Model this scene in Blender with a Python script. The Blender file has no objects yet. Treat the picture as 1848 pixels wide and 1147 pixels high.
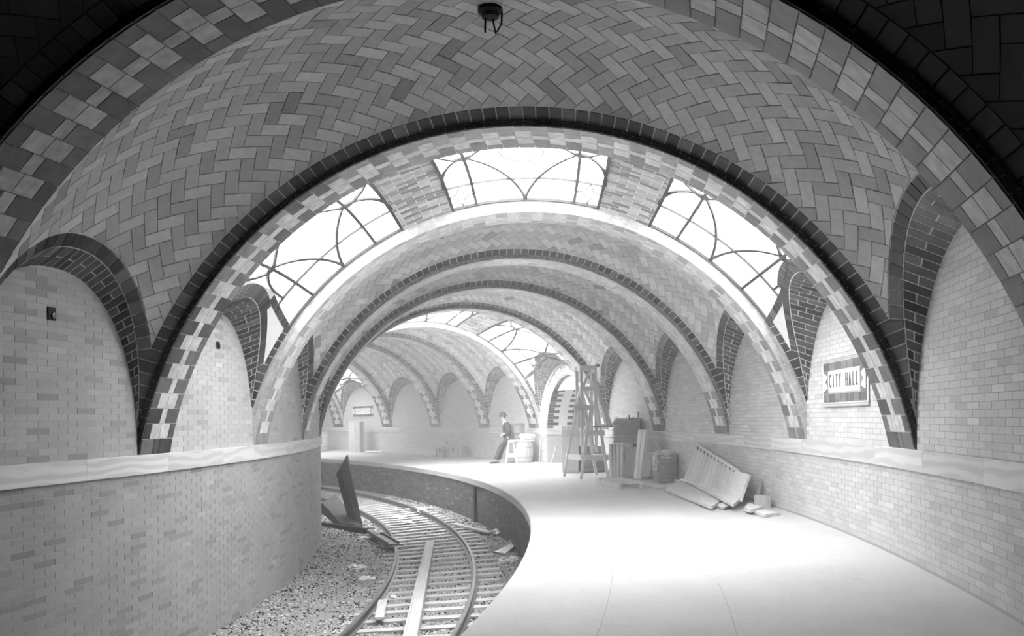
import bpy, math, random
import numpy as np
from mathutils import Vector, Matrix, Euler, noise

# ------------------------------------------------------------------ camera, world, exposure
SC = bpy.context.scene
COL = SC.collection
F_PX, IMG_W, IMG_H = 1650.0, 1848, 1147
HOR_Y, ROLL, EYE = 754.5, -0.0116, 1.63
cam_d = bpy.data.cameras.new('camera')
cam_d.sensor_width = 36.0
cam_d.sensor_fit = 'HORIZONTAL'
cam_d.lens = 36.0 * F_PX / IMG_W
cam_d.shift_y = (HOR_Y - IMG_H / 2) / IMG_W
cam_d.clip_start, cam_d.clip_end = 0.05, 300
cam = bpy.data.objects.new('camera', cam_d)
cam.location = (0, 0, EYE)
cam.matrix_world = Matrix.Translation((0, 0, EYE)) @ Matrix.Rotation(math.pi / 2, 4, 'X') @ Matrix.Rotation(ROLL, 4, 'Z')
COL.objects.link(cam)
SC.camera = cam
world = bpy.data.worlds.new('world')
SC.world = world
world.use_nodes = True
world.node_tree.nodes['Background'].inputs[0].default_value = (0.8, 0.8, 0.8, 1)
world.node_tree.nodes['Background'].inputs[1].default_value = 0.02
SC.view_settings.view_transform = 'Standard'
SC.view_settings.look = 'None'
SC.view_settings.exposure = 0.1
SC.view_settings.gamma = 1.0
SC.view_settings.use_curve_mapping = False
try:
    SC.cycles.max_bounces = 10
    SC.cycles.diffuse_bounces = 5
    SC.cycles.use_adaptive_sampling = True
    SC.cycles.adaptive_threshold = 0.02
    SC.cycles.use_denoising = True
    SC.cycles.volume_bounces = 2
    SC.cycles.caustics_reflective = False
    SC.cycles.caustics_refractive = False
except Exception:
    pass
SKY_STRENGTH = 27.0

# ------------------------------------------------------------------ plan of the station
CX, CY, RM = -44.1422, 15.5476, 44.4035     # centre of the curve, middle radius
WALL_U = 4.39                               # half width between the walls
ZC, RA = 0.463, 4.445                       # centre height and radius of the arches
ZL = 1.2465                                 # top of the marble ledge
LB = 1.02                                   # underside of the ledge
SOF = 0.0184                                # angular width of an arch
D0, DD = 0.09565, 0.12487                   # bay, door bay
T = {2: -0.119238}
for k in range(3, 14):
    T[k] = T[k - 1] + (DD if k == 7 else D0)
for k in (1, 0, -1):
    T[k] = T[k + 1] - D0
KMIN, KMAX = -1, 13
SKY = (2, 6, 10)
RV0, RVH = 4.525, 0.53                      # vault radius at the arches, rise in mid bay
RS0, RSH = 4.60, 0.28                       # the same in the skylight bays
RG0, RGH = 4.66, 0.26                       # glass
EDGE_U, EDGE_Z = 0.03, -0.13                # platform edge
rng = random.Random(7)


def P3(t, u, z):
    r = RM + u
    return (CX + r * math.cos(t), CY + r * math.sin(t), z)


def floor_z(u):
    return -0.13 * (4.36 - u) / 4.33


# ------------------------------------------------------------------ which pieces does the photograph show
_cr, _sr = math.cos(ROLL), math.sin(ROLL)


def proj(p):
    x, y, z = p
    if y < 0.4:
        return None
    u = F_PX * x / y
    v = F_PX * (EYE - z) / y
    return (924 + u * _cr - v * _sr, HOR_Y + u * _sr + v * _cr)


_planes = []
for k in range(0, 13):
    for t in (T[k], T[k] + SOF):
        n = (-math.sin(t), math.cos(t))
        _planes.append((t, n, n[0] * CX + n[1] * CY))


def visible(p):
    tp = math.atan2(p[1] - CY, p[0] - CX)
    for t, n, c in _planes:
        if t > tp - 0.002:
            break
        den = n[0] * p[0] + n[1] * p[1]
        if den <= 0:
            continue
        k = c / den
        if 0 < k < 0.999:
            u = math.hypot(k * p[0] - CX, k * p[1] - CY) - RM
            z = EYE + k * (p[2] - EYE)
            if z > ZL and math.hypot(u, z - ZC) > RA + 0.02:
                return False
            if u < -WALL_U - 0.02:
                return False
    return True


def screen_area(pts):
    c = [sum(p[i] for p in pts) / len(pts) for i in range(3)]
    q = proj(c)
    if q is None or not (-5 < q[0] < IMG_W + 5 and -5 < q[1] < IMG_H + 5):
        return 0.0
    s = [proj(p) for p in pts]
    if any(x is None for x in s):
        return 0.0
    a = 0
    for i in range(len(s)):
        x0, y0 = s[i]
        x1, y1 = s[(i + 1) % len(s)]
        a += x0 * y1 - x1 * y0
    a = abs(a) / 2
    if a < 40 or not visible(c):
        return 0.0
    return a


# ------------------------------------------------------------------ materials
MATS = {}


def new_mat(name):
    m = bpy.data.materials.new(name)
    m.use_nodes = True
    nt = m.node_tree
    b = nt.nodes['Principled BSDF']
    return m, nt, b


def N(nt, kind, **kw):
    n = nt.nodes.new(kind)
    for k, v in kw.items():
        setattr(n, k, v)
    return n


def mix_mul(nt, a, b):
    m = N(nt, 'ShaderNodeMath', operation='MULTIPLY')
    for i, x in enumerate((a, b)):
        if hasattr(x, 'links'):
            nt.links.new(x, m.inputs[i])
        else:
            m.inputs[i].default_value = x
    return m.outputs[0]


def ramp_range(nt, sock, lo, hi):
    m = N(nt, 'ShaderNodeMapRange')
    nt.links.new(sock, m.inputs[0])
    m.inputs[1].default_value, m.inputs[2].default_value = 0.25, 0.75
    m.inputs[3].default_value, m.inputs[4].default_value = lo, hi
    return m.outputs[0]


def tone_mat(name, rough=0.5, scale=18.0, amt=0.12, stretch=(1, 1, 1), bump=0.0, spec=0.4, blotch=0.0):
    """grey from the piece's own tone, with mottling"""
    m, nt, b = new_mat(name)
    at = N(nt, 'ShaderNodeAttribute', attribute_name='tone')
    tc = N(nt, 'ShaderNodeTexCoord')
    mp = N(nt, 'ShaderNodeMapping')
    mp.inputs['Scale'].default_value = stretch
    nt.links.new(tc.outputs['Object'], mp.inputs[0])
    nz = N(nt, 'ShaderNodeTexNoise')
    nz.inputs['Scale'].default_value = scale
    nz.inputs['Detail'].default_value = 4
    nt.links.new(mp.outputs[0], nz.inputs['Vector'])
    f = ramp_range(nt, nz.outputs[0], 1 - amt, 1 + amt)
    v = mix_mul(nt, at.outputs['Fac'], f)
    if blotch:
        n2 = N(nt, 'ShaderNodeTexNoise')
        n2.inputs['Scale'].default_value = 1.3
        n2.inputs['Detail'].default_value = 3
        nt.links.new(tc.outputs['Object'], n2.inputs['Vector'])
        v = mix_mul(nt, v, ramp_range(nt, n2.outputs[0], 1 - blotch, 1 + blotch))
    nt.links.new(v, b.inputs['Base Color'])
    b.inputs['Roughness'].default_value = rough
    b.inputs['Specular IOR Level'].default_value = spec
    if bump:
        bp = N(nt, 'ShaderNodeBump')
        bp.inputs['Strength'].default_value = bump
        bp.inputs['Distance'].default_value = 0.01
        nt.links.new(nz.outputs[0], bp.inputs['Height'])
        nt.links.new(bp.outputs[0], b.inputs['Normal'])
    return m


def flat_mat(name, g, rough=0.6, scale=9.0, amt=0.1, stretch=(1, 1, 1), bump=0.0, spec=0.3, metal=0.0):
    if name in MATS:
        return MATS[name]
    m, nt, b = new_mat(name)
    tc = N(nt, 'ShaderNodeTexCoord')
    mp = N(nt, 'ShaderNodeMapping')
    mp.inputs['Scale'].default_value = stretch
    nt.links.new(tc.outputs['Object'], mp.inputs[0])
    nz = N(nt, 'ShaderNodeTexNoise')
    nz.inputs['Scale'].default_value = scale
    nz.inputs['Detail'].default_value = 5
    nt.links.new(mp.outputs[0], nz.inputs['Vector'])
    v = ramp_range(nt, nz.outputs[0], g * (1 - amt), g * (1 + amt))
    nt.links.new(v, b.inputs['Base Color'])
    b.inputs['Roughness'].default_value = rough
    b.inputs['Specular IOR Level'].default_value = spec
    b.inputs['Metallic'].default_value = metal
    if bump:
        bp = N(nt, 'ShaderNodeBump')
        bp.inputs['Strength'].default_value = bump
        bp.inputs['Distance'].default_value = 0.02
        nt.links.new(nz.outputs[0], bp.inputs['Height'])
        nt.links.new(bp.outputs[0], b.inputs['Normal'])
    MATS[name] = m
    return m


M_TILE = tone_mat('vault_tile', rough=0.55, scale=14, amt=0.10, spec=0.3, blotch=0.06)
M_GLAZE = tone_mat('glazed_tile', rough=0.3, scale=9, amt=0.30, spec=0.5)
M_BRICK = tone_mat('wall_brick', rough=0.6, scale=60, amt=0.08, spec=0.25, blotch=0.08)
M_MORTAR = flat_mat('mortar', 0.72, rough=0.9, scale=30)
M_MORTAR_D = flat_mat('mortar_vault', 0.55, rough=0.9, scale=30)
M_MORTAR_SHADED = flat_mat('mortar_shaded', 0.02, rough=.9, scale=30)  # bed of the unlit near bays, their shade put into the colour
M_MORTAR_W = flat_mat('mortar_wall', 0.42, rough=0.9, scale=30)
M_PLASTER = flat_mat('white_plaster', 0.78, rough=0.8, scale=4, amt=0.05)
M_STEEL = flat_mat('painted_bar', 0.05, rough=0.5)
M_CONC = None


def brick_tex_mat(name, c1, c2, mortar):
    m, nt, b = new_mat(name)
    uv = N(nt, 'ShaderNodeUVMap', uv_map='UVMap')
    br = N(nt, 'ShaderNodeTexBrick')
    br.inputs['Color1'].default_value = (c1, c1, c1, 1)
    br.inputs['Color2'].default_value = (c2, c2, c2, 1)
    br.inputs['Mortar'].default_value = (mortar, mortar, mortar, 1)
    br.inputs['Scale'].default_value = 1.0
    br.inputs['Mortar Size'].default_value = 0.006
    br.inputs['Brick Width'].default_value = 0.31
    br.inputs['Row Height'].default_value = 0.07
    nt.links.new(uv.outputs[0], br.inputs['Vector'])
    nt.links.new(br.outputs['Color'], b.inputs['Base Color'])
    b.inputs['Roughness'].default_value = 0.6
    return m


M_FARBRICK = brick_tex_mat('far_brick', 0.52, 0.60, 0.60)


def marble_mat():
    m, nt, b = new_mat('veined_marble')
    tc = N(nt, 'ShaderNodeTexCoord')
    uv = N(nt, 'ShaderNodeUVMap', uv_map='UVMap')
    mp = N(nt, 'ShaderNodeMapping')
    mp.inputs['Scale'].default_value = (0.9, 4.5, 1)
    nt.links.new(uv.outputs[0], mp.inputs[0])
    w = N(nt, 'ShaderNodeTexWave', wave_type='BANDS', bands_direction='Y')
    w.inputs['Scale'].default_value = 0.55
    w.inputs['Distortion'].default_value = 9.0
    w.inputs['Detail'].default_value = 3
    w.inputs['Detail Scale'].default_value = 1.2
    nt.links.new(mp.outputs[0], w.inputs['Vector'])
    v = ramp_range(nt, w.outputs['Fac'], 0.62, 0.76)
    at = N(nt, 'ShaderNodeAttribute', attribute_name='tone')
    v = mix_mul(nt, v, at.outputs['Fac'])
    nt.links.new(v, b.inputs['Base Color'])
    b.inputs['Roughness'].default_value = 0.35
    return m


M_MARBLE = marble_mat()


def emission_mat(name, strength, g=1.0):
    m = bpy.data.materials.new(name)
    m.use_nodes = True
    nt = m.node_tree
    nt.nodes.clear()
    out = N(nt, 'ShaderNodeOutputMaterial')
    e = N(nt, 'ShaderNodeEmission')
    e.inputs[0].default_value = (g, g, g, 1)
    e.inputs[1].default_value = strength
    nt.links.new(e.outputs[0], out.inputs[0])
    return m


M_SKY = emission_mat('daylight_above', SKY_STRENGTH)
M_SKY_FAR = emission_mat('daylight_above_open', SKY_STRENGTH * 1.0)
M_SKY_END = emission_mat('daylight_above_end', SKY_STRENGTH * 0.6)


def pane_mat():
    m = bpy.data.materials.new('skylight_glass')
    m.use_nodes = True
    nt = m.node_tree
    nt.nodes.clear()
    out = N(nt, 'ShaderNodeOutputMaterial')
    tr = N(nt, 'ShaderNodeBsdfTransparent')
    tl = N(nt, 'ShaderNodeBsdfTranslucent')
    tl.inputs[0].default_value = (.9, .9, .9, 1)
    mx = N(nt, 'ShaderNodeMixShader')
    mx.inputs[0].default_value = .5
    nt.links.new(tr.outputs[0], mx.inputs[1])
    nt.links.new(tl.outputs[0], mx.inputs[2])
    nt.links.new(mx.outputs[0], out.inputs[0])
    return m


M_PANE = pane_mat()
M_WELL = flat_mat('well_whitewash', .75, rough=.9, scale=3, amt=.06)
SHAFT_TOP = 7.2


# ------------------------------------------------------------------ mesh helpers
def link(name, me, mat, parent=None):
    o = bpy.data.objects.new(name, me)
    COL.objects.link(o)
    if mat is not None and me is not None:
        me.materials.append(mat)
    if parent is not None:
        o.parent = parent
    return o


def mesh(name, verts, faces, mat, parent=None, smooth=False, tone=None, uvs=None):
    me = bpy.data.meshes.new(name)
    me.from_pydata(verts, [], faces)
    if tone is not None:
        a = me.attributes.new('tone', 'FLOAT', 'FACE')
        vals = tone if hasattr(tone, '__len__') else [tone] * len(me.polygons)
        a.data.foreach_set('value', vals)
    if smooth:
        me.polygons.foreach_set('use_smooth', [True] * len(me.polygons))
    if uvs is not None:
        uvl = me.uv_layers.new(name='UVMap')
        li = np.zeros(len(me.loops), dtype=np.int32)
        me.loops.foreach_get('vertex_index', li)
        uvl.data.foreach_set('uv', np.asarray(uvs, dtype=np.float32)[li].ravel())
    return link(name, me, mat, parent)


def struct(o):
    o['kind'] = 'structure'
    return o


def tag(o, label, cat, group=None, kind=None):
    o['label'] = label
    if cat:
        o['category'] = cat
    if group:
        o['group'] = group
    if kind:
        o['kind'] = kind
    return o


def grid(fn, na, nb):
    """fn(i/na, j/nb) -> point ; returns verts, faces"""
    v = [fn(i / na, j / nb) for i in range(na + 1) for j in range(nb + 1)]
    f = []
    for i in range(na):
        for j in range(nb):
            a = i * (nb + 1) + j
            f.append((a, a + 1, a + nb + 2, a + nb + 1))
    return v, f


class Batch:
    """many small pieces on one thing: the largest in the picture become parts, the rest one joined part"""

    def __init__(self):
        self.items = []

    def add(self, pts, toward, h, tone, sink=0.006):
        # pts: outline on the surface; toward: rough direction into the room
        n = len(pts)
        nx = ny = nz = 0.0
        for i in range(n):
            a, b = pts[i], pts[(i + 1) % n]
            nx += (a[1] - b[1]) * (a[2] + b[2])
            ny += (a[2] - b[2]) * (a[0] + b[0])
            nz += (a[0] - b[0]) * (a[1] + b[1])
        L = math.sqrt(nx * nx + ny * ny + nz * nz)
        if L < 2e-4:
            return
        nx, ny, nz = nx / L, ny / L, nz / L
        if nx * toward[0] + ny * toward[1] + nz * toward[2] < 0:
            pts = pts[::-1]
            nx, ny, nz = -nx, -ny, -nz
        v = [(p[0] + nx * h, p[1] + ny * h, p[2] + nz * h) for p in pts] + \
            [(p[0] - nx * sink, p[1] - ny * sink, p[2] - nz * sink) for p in pts]
        f = [tuple(range(n))] + [((i + 1) % n, i, n + i, n + (i + 1) % n) for i in range(n)]
        self.items.append((screen_area(v[:n]), v, f, tone))

    def emit(self, parent, name, mat, n_max=300, rest=None, min_area=70):
        self.items.sort(key=lambda x: -x[0])
        k = 0
        while k < min(n_max, len(self.items)) and self.items[k][0] >= min_area:
            _, v, f, tn = self.items[k]
            mesh(name, v, f, mat, parent, tone=tn)
            k += 1
        left = self.items[k:]
        if left:
            V, F, TN = [], [], []
            for _, v, f, tn in left:
                o = len(V)
                V.extend(v)
                F.extend(tuple(i + o for i in q) for q in f)
                TN.extend([tn] * len(f))
            r = mesh(rest or name + '_field', V, F, mat, parent, tone=TN)
            r['kind'] = 'stuff'
        return k


def clip(poly, nx, ny, c):
    """keep nx*x+ny*y <= c"""
    out = []
    n = len(poly)
    for i in range(n):
        a, b = poly[i], poly[(i + 1) % n]
        da, db = nx * a[0] + ny * a[1] - c, nx * b[0] + ny * b[1] - c
        if da <= 0:
            out.append(a)
        if (da < 0 < db) or (db < 0 < da):
            k = da / (da - db)
            out.append((a[0] + (b[0] - a[0]) * k, a[1] + (b[1] - a[1]) * k))
    return out


def shrink(poly, g):
    cx = sum(p[0] for p in poly) / len(poly)
    cy = sum(p[1] for p in poly) / len(poly)
    out = []
    for x, y in poly:
        dx, dy = cx - x, cy - y
        out.append((x + math.copysign(min(g, abs(dx) * .8), dx) if abs(dx) > 1e-9 else x,
                    y + math.copysign(min(g, abs(dy) * .8), dy) if abs(dy) > 1e-9 else y))
    return out


# ------------------------------------------------------------------ bays: curves of the lunettes
AR = 4.8   # radius used to flatten the vault


class Bay:
    def __init__(s, k):
        s.k = k
        s.t0, s.t1 = T[k] + SOF, T[k + 1]
        s.tm, s.hb = (s.t0 + s.t1) / 2, (s.t1 - s.t0) / 2
        s.sky = k in SKY
        s.r0, s.rh = (RS0, RSH) if s.sky else (RV0, RVH)
        s.S = s.hb * RM
        s.zg = {1: 3.575, -1: 3.39}
        s.zw = {1: 3.37, -1: 3.205}
        if k == 6:
            s.zg = {1: 3.72, -1: 3.39}
            s.zw = {1: 3.56, -1: 3.205}

    def rho(s, x):
        return s.r0 + s.rh * max(0.0, 1 - x * x)

    def zgroin(s, x, sg):
        return ZL + (s.zg[sg] - ZL) * math.sqrt(max(0.0, 1 - abs(x) ** 2.1))

    def zwall(s, x, sg):
        return ZL + (s.zw[sg] - ZL) * math.sqrt(max(0.0, 1 - abs(x) ** 2.25))

    def ag(s, x, sg):
        c = (s.zgroin(x, sg) - ZC) / s.rho(x)
        return AR * math.acos(max(-1, min(1, c)))

    def pt(s, sv, a):
        """point of the vault from flattened coordinates (along, around)"""
        t = s.tm + sv / RM
        x = (t - s.tm) / s.hb
        r = s.rho(x)
        ph = a / AR
        return P3(t, r * math.sin(ph), ZC + r * math.cos(ph))

    def inward(s, sv, a):
        t = s.tm + sv / RM
        ph = a / AR
        return (-math.sin(ph) * math.cos(t), -math.sin(ph) * math.sin(t), -math.cos(ph))


BAYS = {k: Bay(k) for k in range(KMIN, KMAX)}
TW = 0.155      # border tile size


def groin_curve(b, sg, n=160):
    """points (s, |a|) along the groin, dense in arc length"""
    pts = []
    for i in range(n + 1):
        q = -math.cos(math.pi * i / n)
        pts.append((q * b.S, b.ag(q, sg)))
    return pts


def offset_curve(c, w):
    out = []
    for i, p in enumerate(c):
        a, d = c[max(0, i - 1)], c[min(len(c) - 1, i + 1)]
        tx, ty = d[0] - a[0], d[1] - a[1]
        L = math.hypot(tx, ty) or 1
        # vault side is towards smaller |a|
        nx, ny = ty / L, -tx / L
        out.append((p[0] + nx * w, p[1] + ny * w, nx, ny))
    return out


def resample(c, step):
    out = [c[0]]
    acc = 0
    L = sum(math.dist(c[i][:2], c[i + 1][:2]) for i in range(len(c) - 1))
    n = max(1, round(L / step))
    st = L / n
    need = st
    for i in range(len(c) - 1):
        a, b = c[i], c[i + 1]
        d = math.dist(a[:2], b[:2])
        while acc + d >= need - 1e-9 and len(out) < n:
            k = (need - acc) / d
            out.append(tuple(a[j] + (b[j] - a[j]) * k for j in range(len(a))))
            need += st
        acc += d
    out.append(c[-1])
    return out


def tone_pick(lo, hi, dark_p=0.0, dark=(0.1, 0.2)):
    if rng.random() < dark_p:
        return rng.uniform(*dark)
    return rng.uniform(lo, hi)


def build_bay(k):
    b = BAYS[k]
    near = k <= 6
    # --- shell of the vault (bed of mortar behind the tiles)
    NX = 36
    if not b.sky:
        def fn(i, j):
            q = -math.cos(math.pi * i)
            lo, hi = -b.ag(q, -1), b.ag(q, 1)
            return b.pt(q * b.S, lo + (hi - lo) * j)
        v, f = grid(fn, NX, 64)
        shell = struct(mesh('ceiling', v, f, M_MORTAR_SHADED if k <= 0 else M_MORTAR_D if k < 3 else M_MORTAR, smooth=True))
    else:
        V, Fc = [], []
        for sg in (-1, 1):
            def fn(i, j):
                q = -math.cos(math.pi * i)
                g = b.ag(q, sg)
                t = min(g - 0.01, sky_edge(b, q, sg))
                return b.pt(q * b.S, sg * (g + (t - g) * j))
            v, f = grid(fn, NX, 8)
            o = len(V)
            V += v
            Fc += [tuple(i + o for i in q) for q in f]
        shell = struct(mesh('ceiling', V, Fc, M_PLASTER, smooth=True))
    # --- border tiles
    bt = Batch()
    dk = (0.012, 0.03) if k <= 0 else (0.02, 0.075) if k < 6 else (0.08, 0.16)  # border of the nearest bays darkened in place of shade
    hb = 0.007

    def quad(p, lo, hi):
        c = [sum(q[i] for q in p) / 4 for i in (0, 1)]
        pts = [b.pt(*q) for q in shrink(p, 0.008)]
        bt.add(pts, b.inward(*c), hb, rng.uniform(lo, hi) * rng.choice((1, 1, 1, 2.0)))
    edge = {}
    for sg in (-1, 1):
        g = groin_curve(b, sg)
        w = TW
        off = offset_curve(g, w)
        # part of the curve whose border is clear of the arch border
        i0 = next(i for i, q in enumerate(off) if i > 3 and q[0] > -b.S + TW * 0.97)
        i1 = next(i for i in range(len(off) - 4, 0, -1) if off[i][0] < b.S - TW * 0.97)
        seg = [(g[i][0], g[i][1], off[i][2], off[i][3]) for i in range(i0, i1 + 1)]
        rs = resample(seg, TW * (0.6 if b.sky else 0.95))
        for p, q in zip(rs, rs[1:]):
            ww = w
            if b.sky and abs(p[0] + q[0]) / 2 < b.S * 0.42:
                ww = 0.24
            elif b.sky and abs(p[0]) > b.S * .42 and rng.random() < .42:
                pass
            quad([(p[0], sg * p[1]), (q[0], sg * q[1]),
                  (q[0] + q[2] * ww, sg * (q[1] + q[3] * ww)), (p[0] + p[2] * ww, sg * (p[1] + p[3] * ww))], *dk)
        for e, idx in ((-1, i0), (1, i1)):
            edge[(sg, e)] = off[idx][1]
            # trunk of the Y: single tiles between groin and arch
            aa = off[idx][1]
            inv = sorted((g[i][1], g[i][0]) for i in (range(0, 70) if e < 0 else range(len(g) - 70, len(g))))
            As, Ss = [x[0] for x in inv], [x[1] for x in inv]
            a_spring = max(As)
            aj = g[idx][1]
            a = min(aa, aj)
            first = True
            while a < a_spring - 0.12:
                a2 = a + TW
                s1 = float(np.interp(max(a, As[0]), As, Ss))
                s2 = float(np.interp(a2, As, Ss))
                if a < aj:
                    pp = [(off[idx][0], sg * a), (e * b.S, sg * a), (e * b.S, sg * a2), (s2, sg * a2), (g[idx][0], sg * aj)]
                    if a2 < aj:
                        a = a2
                        continue
                    c = [sum(q[i] for q in pp) / 5 for i in (0, 1)]
                    bt.add([b.pt(*q) for q in shrink(pp, 0.006)], b.inward(*c), hb, rng.uniform(*dk))
                elif abs(e * b.S - s2) > 0.025:
                    quad([(s1, sg * a), (e * b.S, sg * a), (e * b.S, sg * a2), (s2, sg * a2)], *dk)
                a = a2
    for e in (-1, 1):
        if not b.sky:
            n = round((edge[(1, e)] + edge[(-1, e)]) / TW)
            seq = [(-edge[(-1, e)] + (edge[(1, e)] + edge[(-1, e)]) * i / n) for i in range(n + 1)]
            runs = [seq]
        else:
            runs = []
            for sg in (-1, 1):
                a0, a1 = edge[(sg, e)], AR * math.radians(54.6)
                n = max(1, round((a0 - a1) / TW))
                runs.append([sg * (a0 + (a1 - a0) * i / n) for i in range(n + 1)])
        for seq in runs:
            for p, q in zip(seq, seq[1:]):
                quad([(e * b.S, p), (e * b.S, q), (e * (b.S - TW), q), (e * (b.S - TW), p)], *dk)
    if b.sky:
        # rows along the lower edge of the side lights
        for sg in (-1, 1):
            for e in (-1, 1):
                c = []
                for i in range(25):
                    x = e * (1 - 0.6 * i / 24)
                    c.append((x * b.S, sky_edge(b, x, sg)))
                rs = resample(c, TW * .8)
                for p, q in zip(rs, rs[1:]):
                    quad([(p[0], sg * p[1]), (q[0], sg * q[1]), (q[0], sg * (q[1] + TW * .9)), (p[0], sg * (p[1] + TW * .9))], *dk)
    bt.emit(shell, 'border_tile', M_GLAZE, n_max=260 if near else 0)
    # --- herringbone field
    if not b.sky:
        ht = Batch()
        w = 0.152
        cur = {}
        for sg in (-1, 1):
            off = offset_curve(groin_curve(b, sg), TW + 0.004)
            cur[sg] = [q for q in off]
        r2 = math.sqrt(0.5)
        amax = AR * 1.35
        lim = b.S - TW - 0.004
        na = int(amax / (w * math.sqrt(2))) + 2
        nsr = int(b.S / (2 * w * math.sqrt(2))) + 2
        base = 0.03 if k <= 0 else 0.50 if k < 3 else 0.72  # nearest bays: lack of light painted into the tile tone
        for i in range(-na, na + 1):
            for j in range(-nsr, nsr + 1):
                ox, oy = i * w + j * 2 * w, i * w - j * 2 * w
                for kind in (0, 1):
                    rect = [(0, 0), (2 * w, 0), (2 * w, w), (0, w)] if kind == 0 else [(0, w), (w, w), (w, 3 * w), (0, 3 * w)]
                    g = 0.0045
                    cxr, cyr = sum(p[0] for p in rect) / 4, sum(p[1] for p in rect) / 4
                    poly = []
                    for (px, py) in rect:
                        px += g if px < cxr else -g
                        py += g if py < cyr else -g
                        p_, q_ = px + ox, py + oy
                        poly.append(((p_ - q_) * r2, (p_ + q_) * r2))
                    mx = sum(p[0] for p in poly) / 4
                    ma = sum(p[1] for p in poly) / 4
                    if abs(mx) > b.S + 0.2 or abs(ma) > amax:
                        continue
                    poly = clip(poly, 1, 0, lim)
                    if len(poly) > 2:
                        poly = clip(poly, -1, 0, lim)
                    if len(poly) < 3:
                        continue
                    sg = 1 if ma > 0 else -1
                    c = cur[sg]
                    bi = min(range(len(c)), key=lambda n_: (c[n_][0] - mx) ** 2 + (c[n_][1] - sg * ma) ** 2)
                    qx, qa, nx, ny = c[bi]
                    # keep the side the normal points to
                    poly = clip([(p[0], sg * p[1]) for p in poly], -nx, -ny, -(nx * qx + ny * qa))
                    if len(poly) < 3:
                        continue
                    poly = [(p[0], sg * p[1]) for p in poly]
                    ar = abs(sum(poly[n_][0] * poly[(n_ + 1) % len(poly)][1] - poly[(n_ + 1) % len(poly)][0] * poly[n_][1] for n_ in range(len(poly)))) / 2
                    if ar < 0.0008:
                        continue
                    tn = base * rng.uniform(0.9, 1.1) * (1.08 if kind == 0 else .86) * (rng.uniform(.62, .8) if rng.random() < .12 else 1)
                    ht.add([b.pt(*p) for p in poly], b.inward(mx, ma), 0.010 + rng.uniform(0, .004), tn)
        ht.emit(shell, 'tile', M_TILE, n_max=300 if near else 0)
    # --- lunettes
    for sg in (-1, 1):
        def tp(x, v):
            t = b.tm + x * b.hb
            zg = b.zgroin(x, sg)
            ug = sg * b.rho(x) * math.sin(b.ag(x, sg) / AR)
            zw = b.zwall(x, sg)
            return P3(t, sg * WALL_U + (ug - sg * WALL_U) * v, zw + (zg - zw) * v)

        def dep(x):
            ug = b.rho(x) * math.sin(b.ag(x, sg) / AR)
            return math.hypot(WALL_U - ug, b.zgroin(x, sg) - b.zwall(x, sg))
        v, f = grid(lambda i, j: tp(-math.cos(math.pi * i), j), 48, 6)
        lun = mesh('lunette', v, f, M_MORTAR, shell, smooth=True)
        pr = [(-math.cos(math.pi * i / 300),) for i in range(301)]
        pr = [((x[0] * b.S), b.zgroin(x[0], sg), x[0]) for x in pr]
        rs = resample(pr, 0.108)
        lb = Batch()
        for n_, (p, q) in enumerate(zip(rs, rs[1:])):
            x0, x1 = p[2], q[2]
            xm = (x0 + x1) / 2
            dpt = dep(xm)
            if dpt < 0.035:
                continue
            nb = max(1, round(dpt / 0.30))
            cuts = [0.0] + [min(1, (m_ + (0.5 if n_ % 2 else 1.0)) / nb) for m_ in range(nb)]
            if cuts[-1] < 1:
                cuts.append(1.0)
            dx = (x1 - x0)
            g = 0.0075 / max(0.02, math.dist(p[:2], q[:2]))
            for v0, v1 in zip(cuts, cuts[1:]):
                gv = 0.0075 / max(dpt, 0.05)
                if v1 - v0 < 3 * gv:
                    continue
                pts = [tp(x0 + dx * g, v0 + gv), tp(x1 - dx * g, v0 + gv), tp(x1 - dx * g, v1 - gv), tp(x0 + dx * g, v1 - gv)]
                tm_ = b.tm + xm * b.hb
                tw = (-xm * -math.sin(tm_), -xm * math.cos(tm_), -1.2)
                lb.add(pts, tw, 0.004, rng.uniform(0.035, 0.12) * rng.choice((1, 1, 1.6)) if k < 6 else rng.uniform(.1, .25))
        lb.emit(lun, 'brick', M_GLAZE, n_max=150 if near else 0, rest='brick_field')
    return shell


def sky_edge(b, x, sg):
    """flattened |a| of the lower edge of the side lights in a skylight bay"""
    ax = abs(x)
    c = AR * math.radians(54.6)
    g = b.ag(min(ax, 0.999), sg) - 0.23
    m = AR * math.radians(50.3)
    line = m + (c - m) * min(1, max(0, (ax - 0.35) / 0.65))
    return min(line, g) if ax < 0.4 else line


# ------------------------------------------------------------------ arches
A0_SPR = math.acos((ZL - ZC) / RA)


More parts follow.
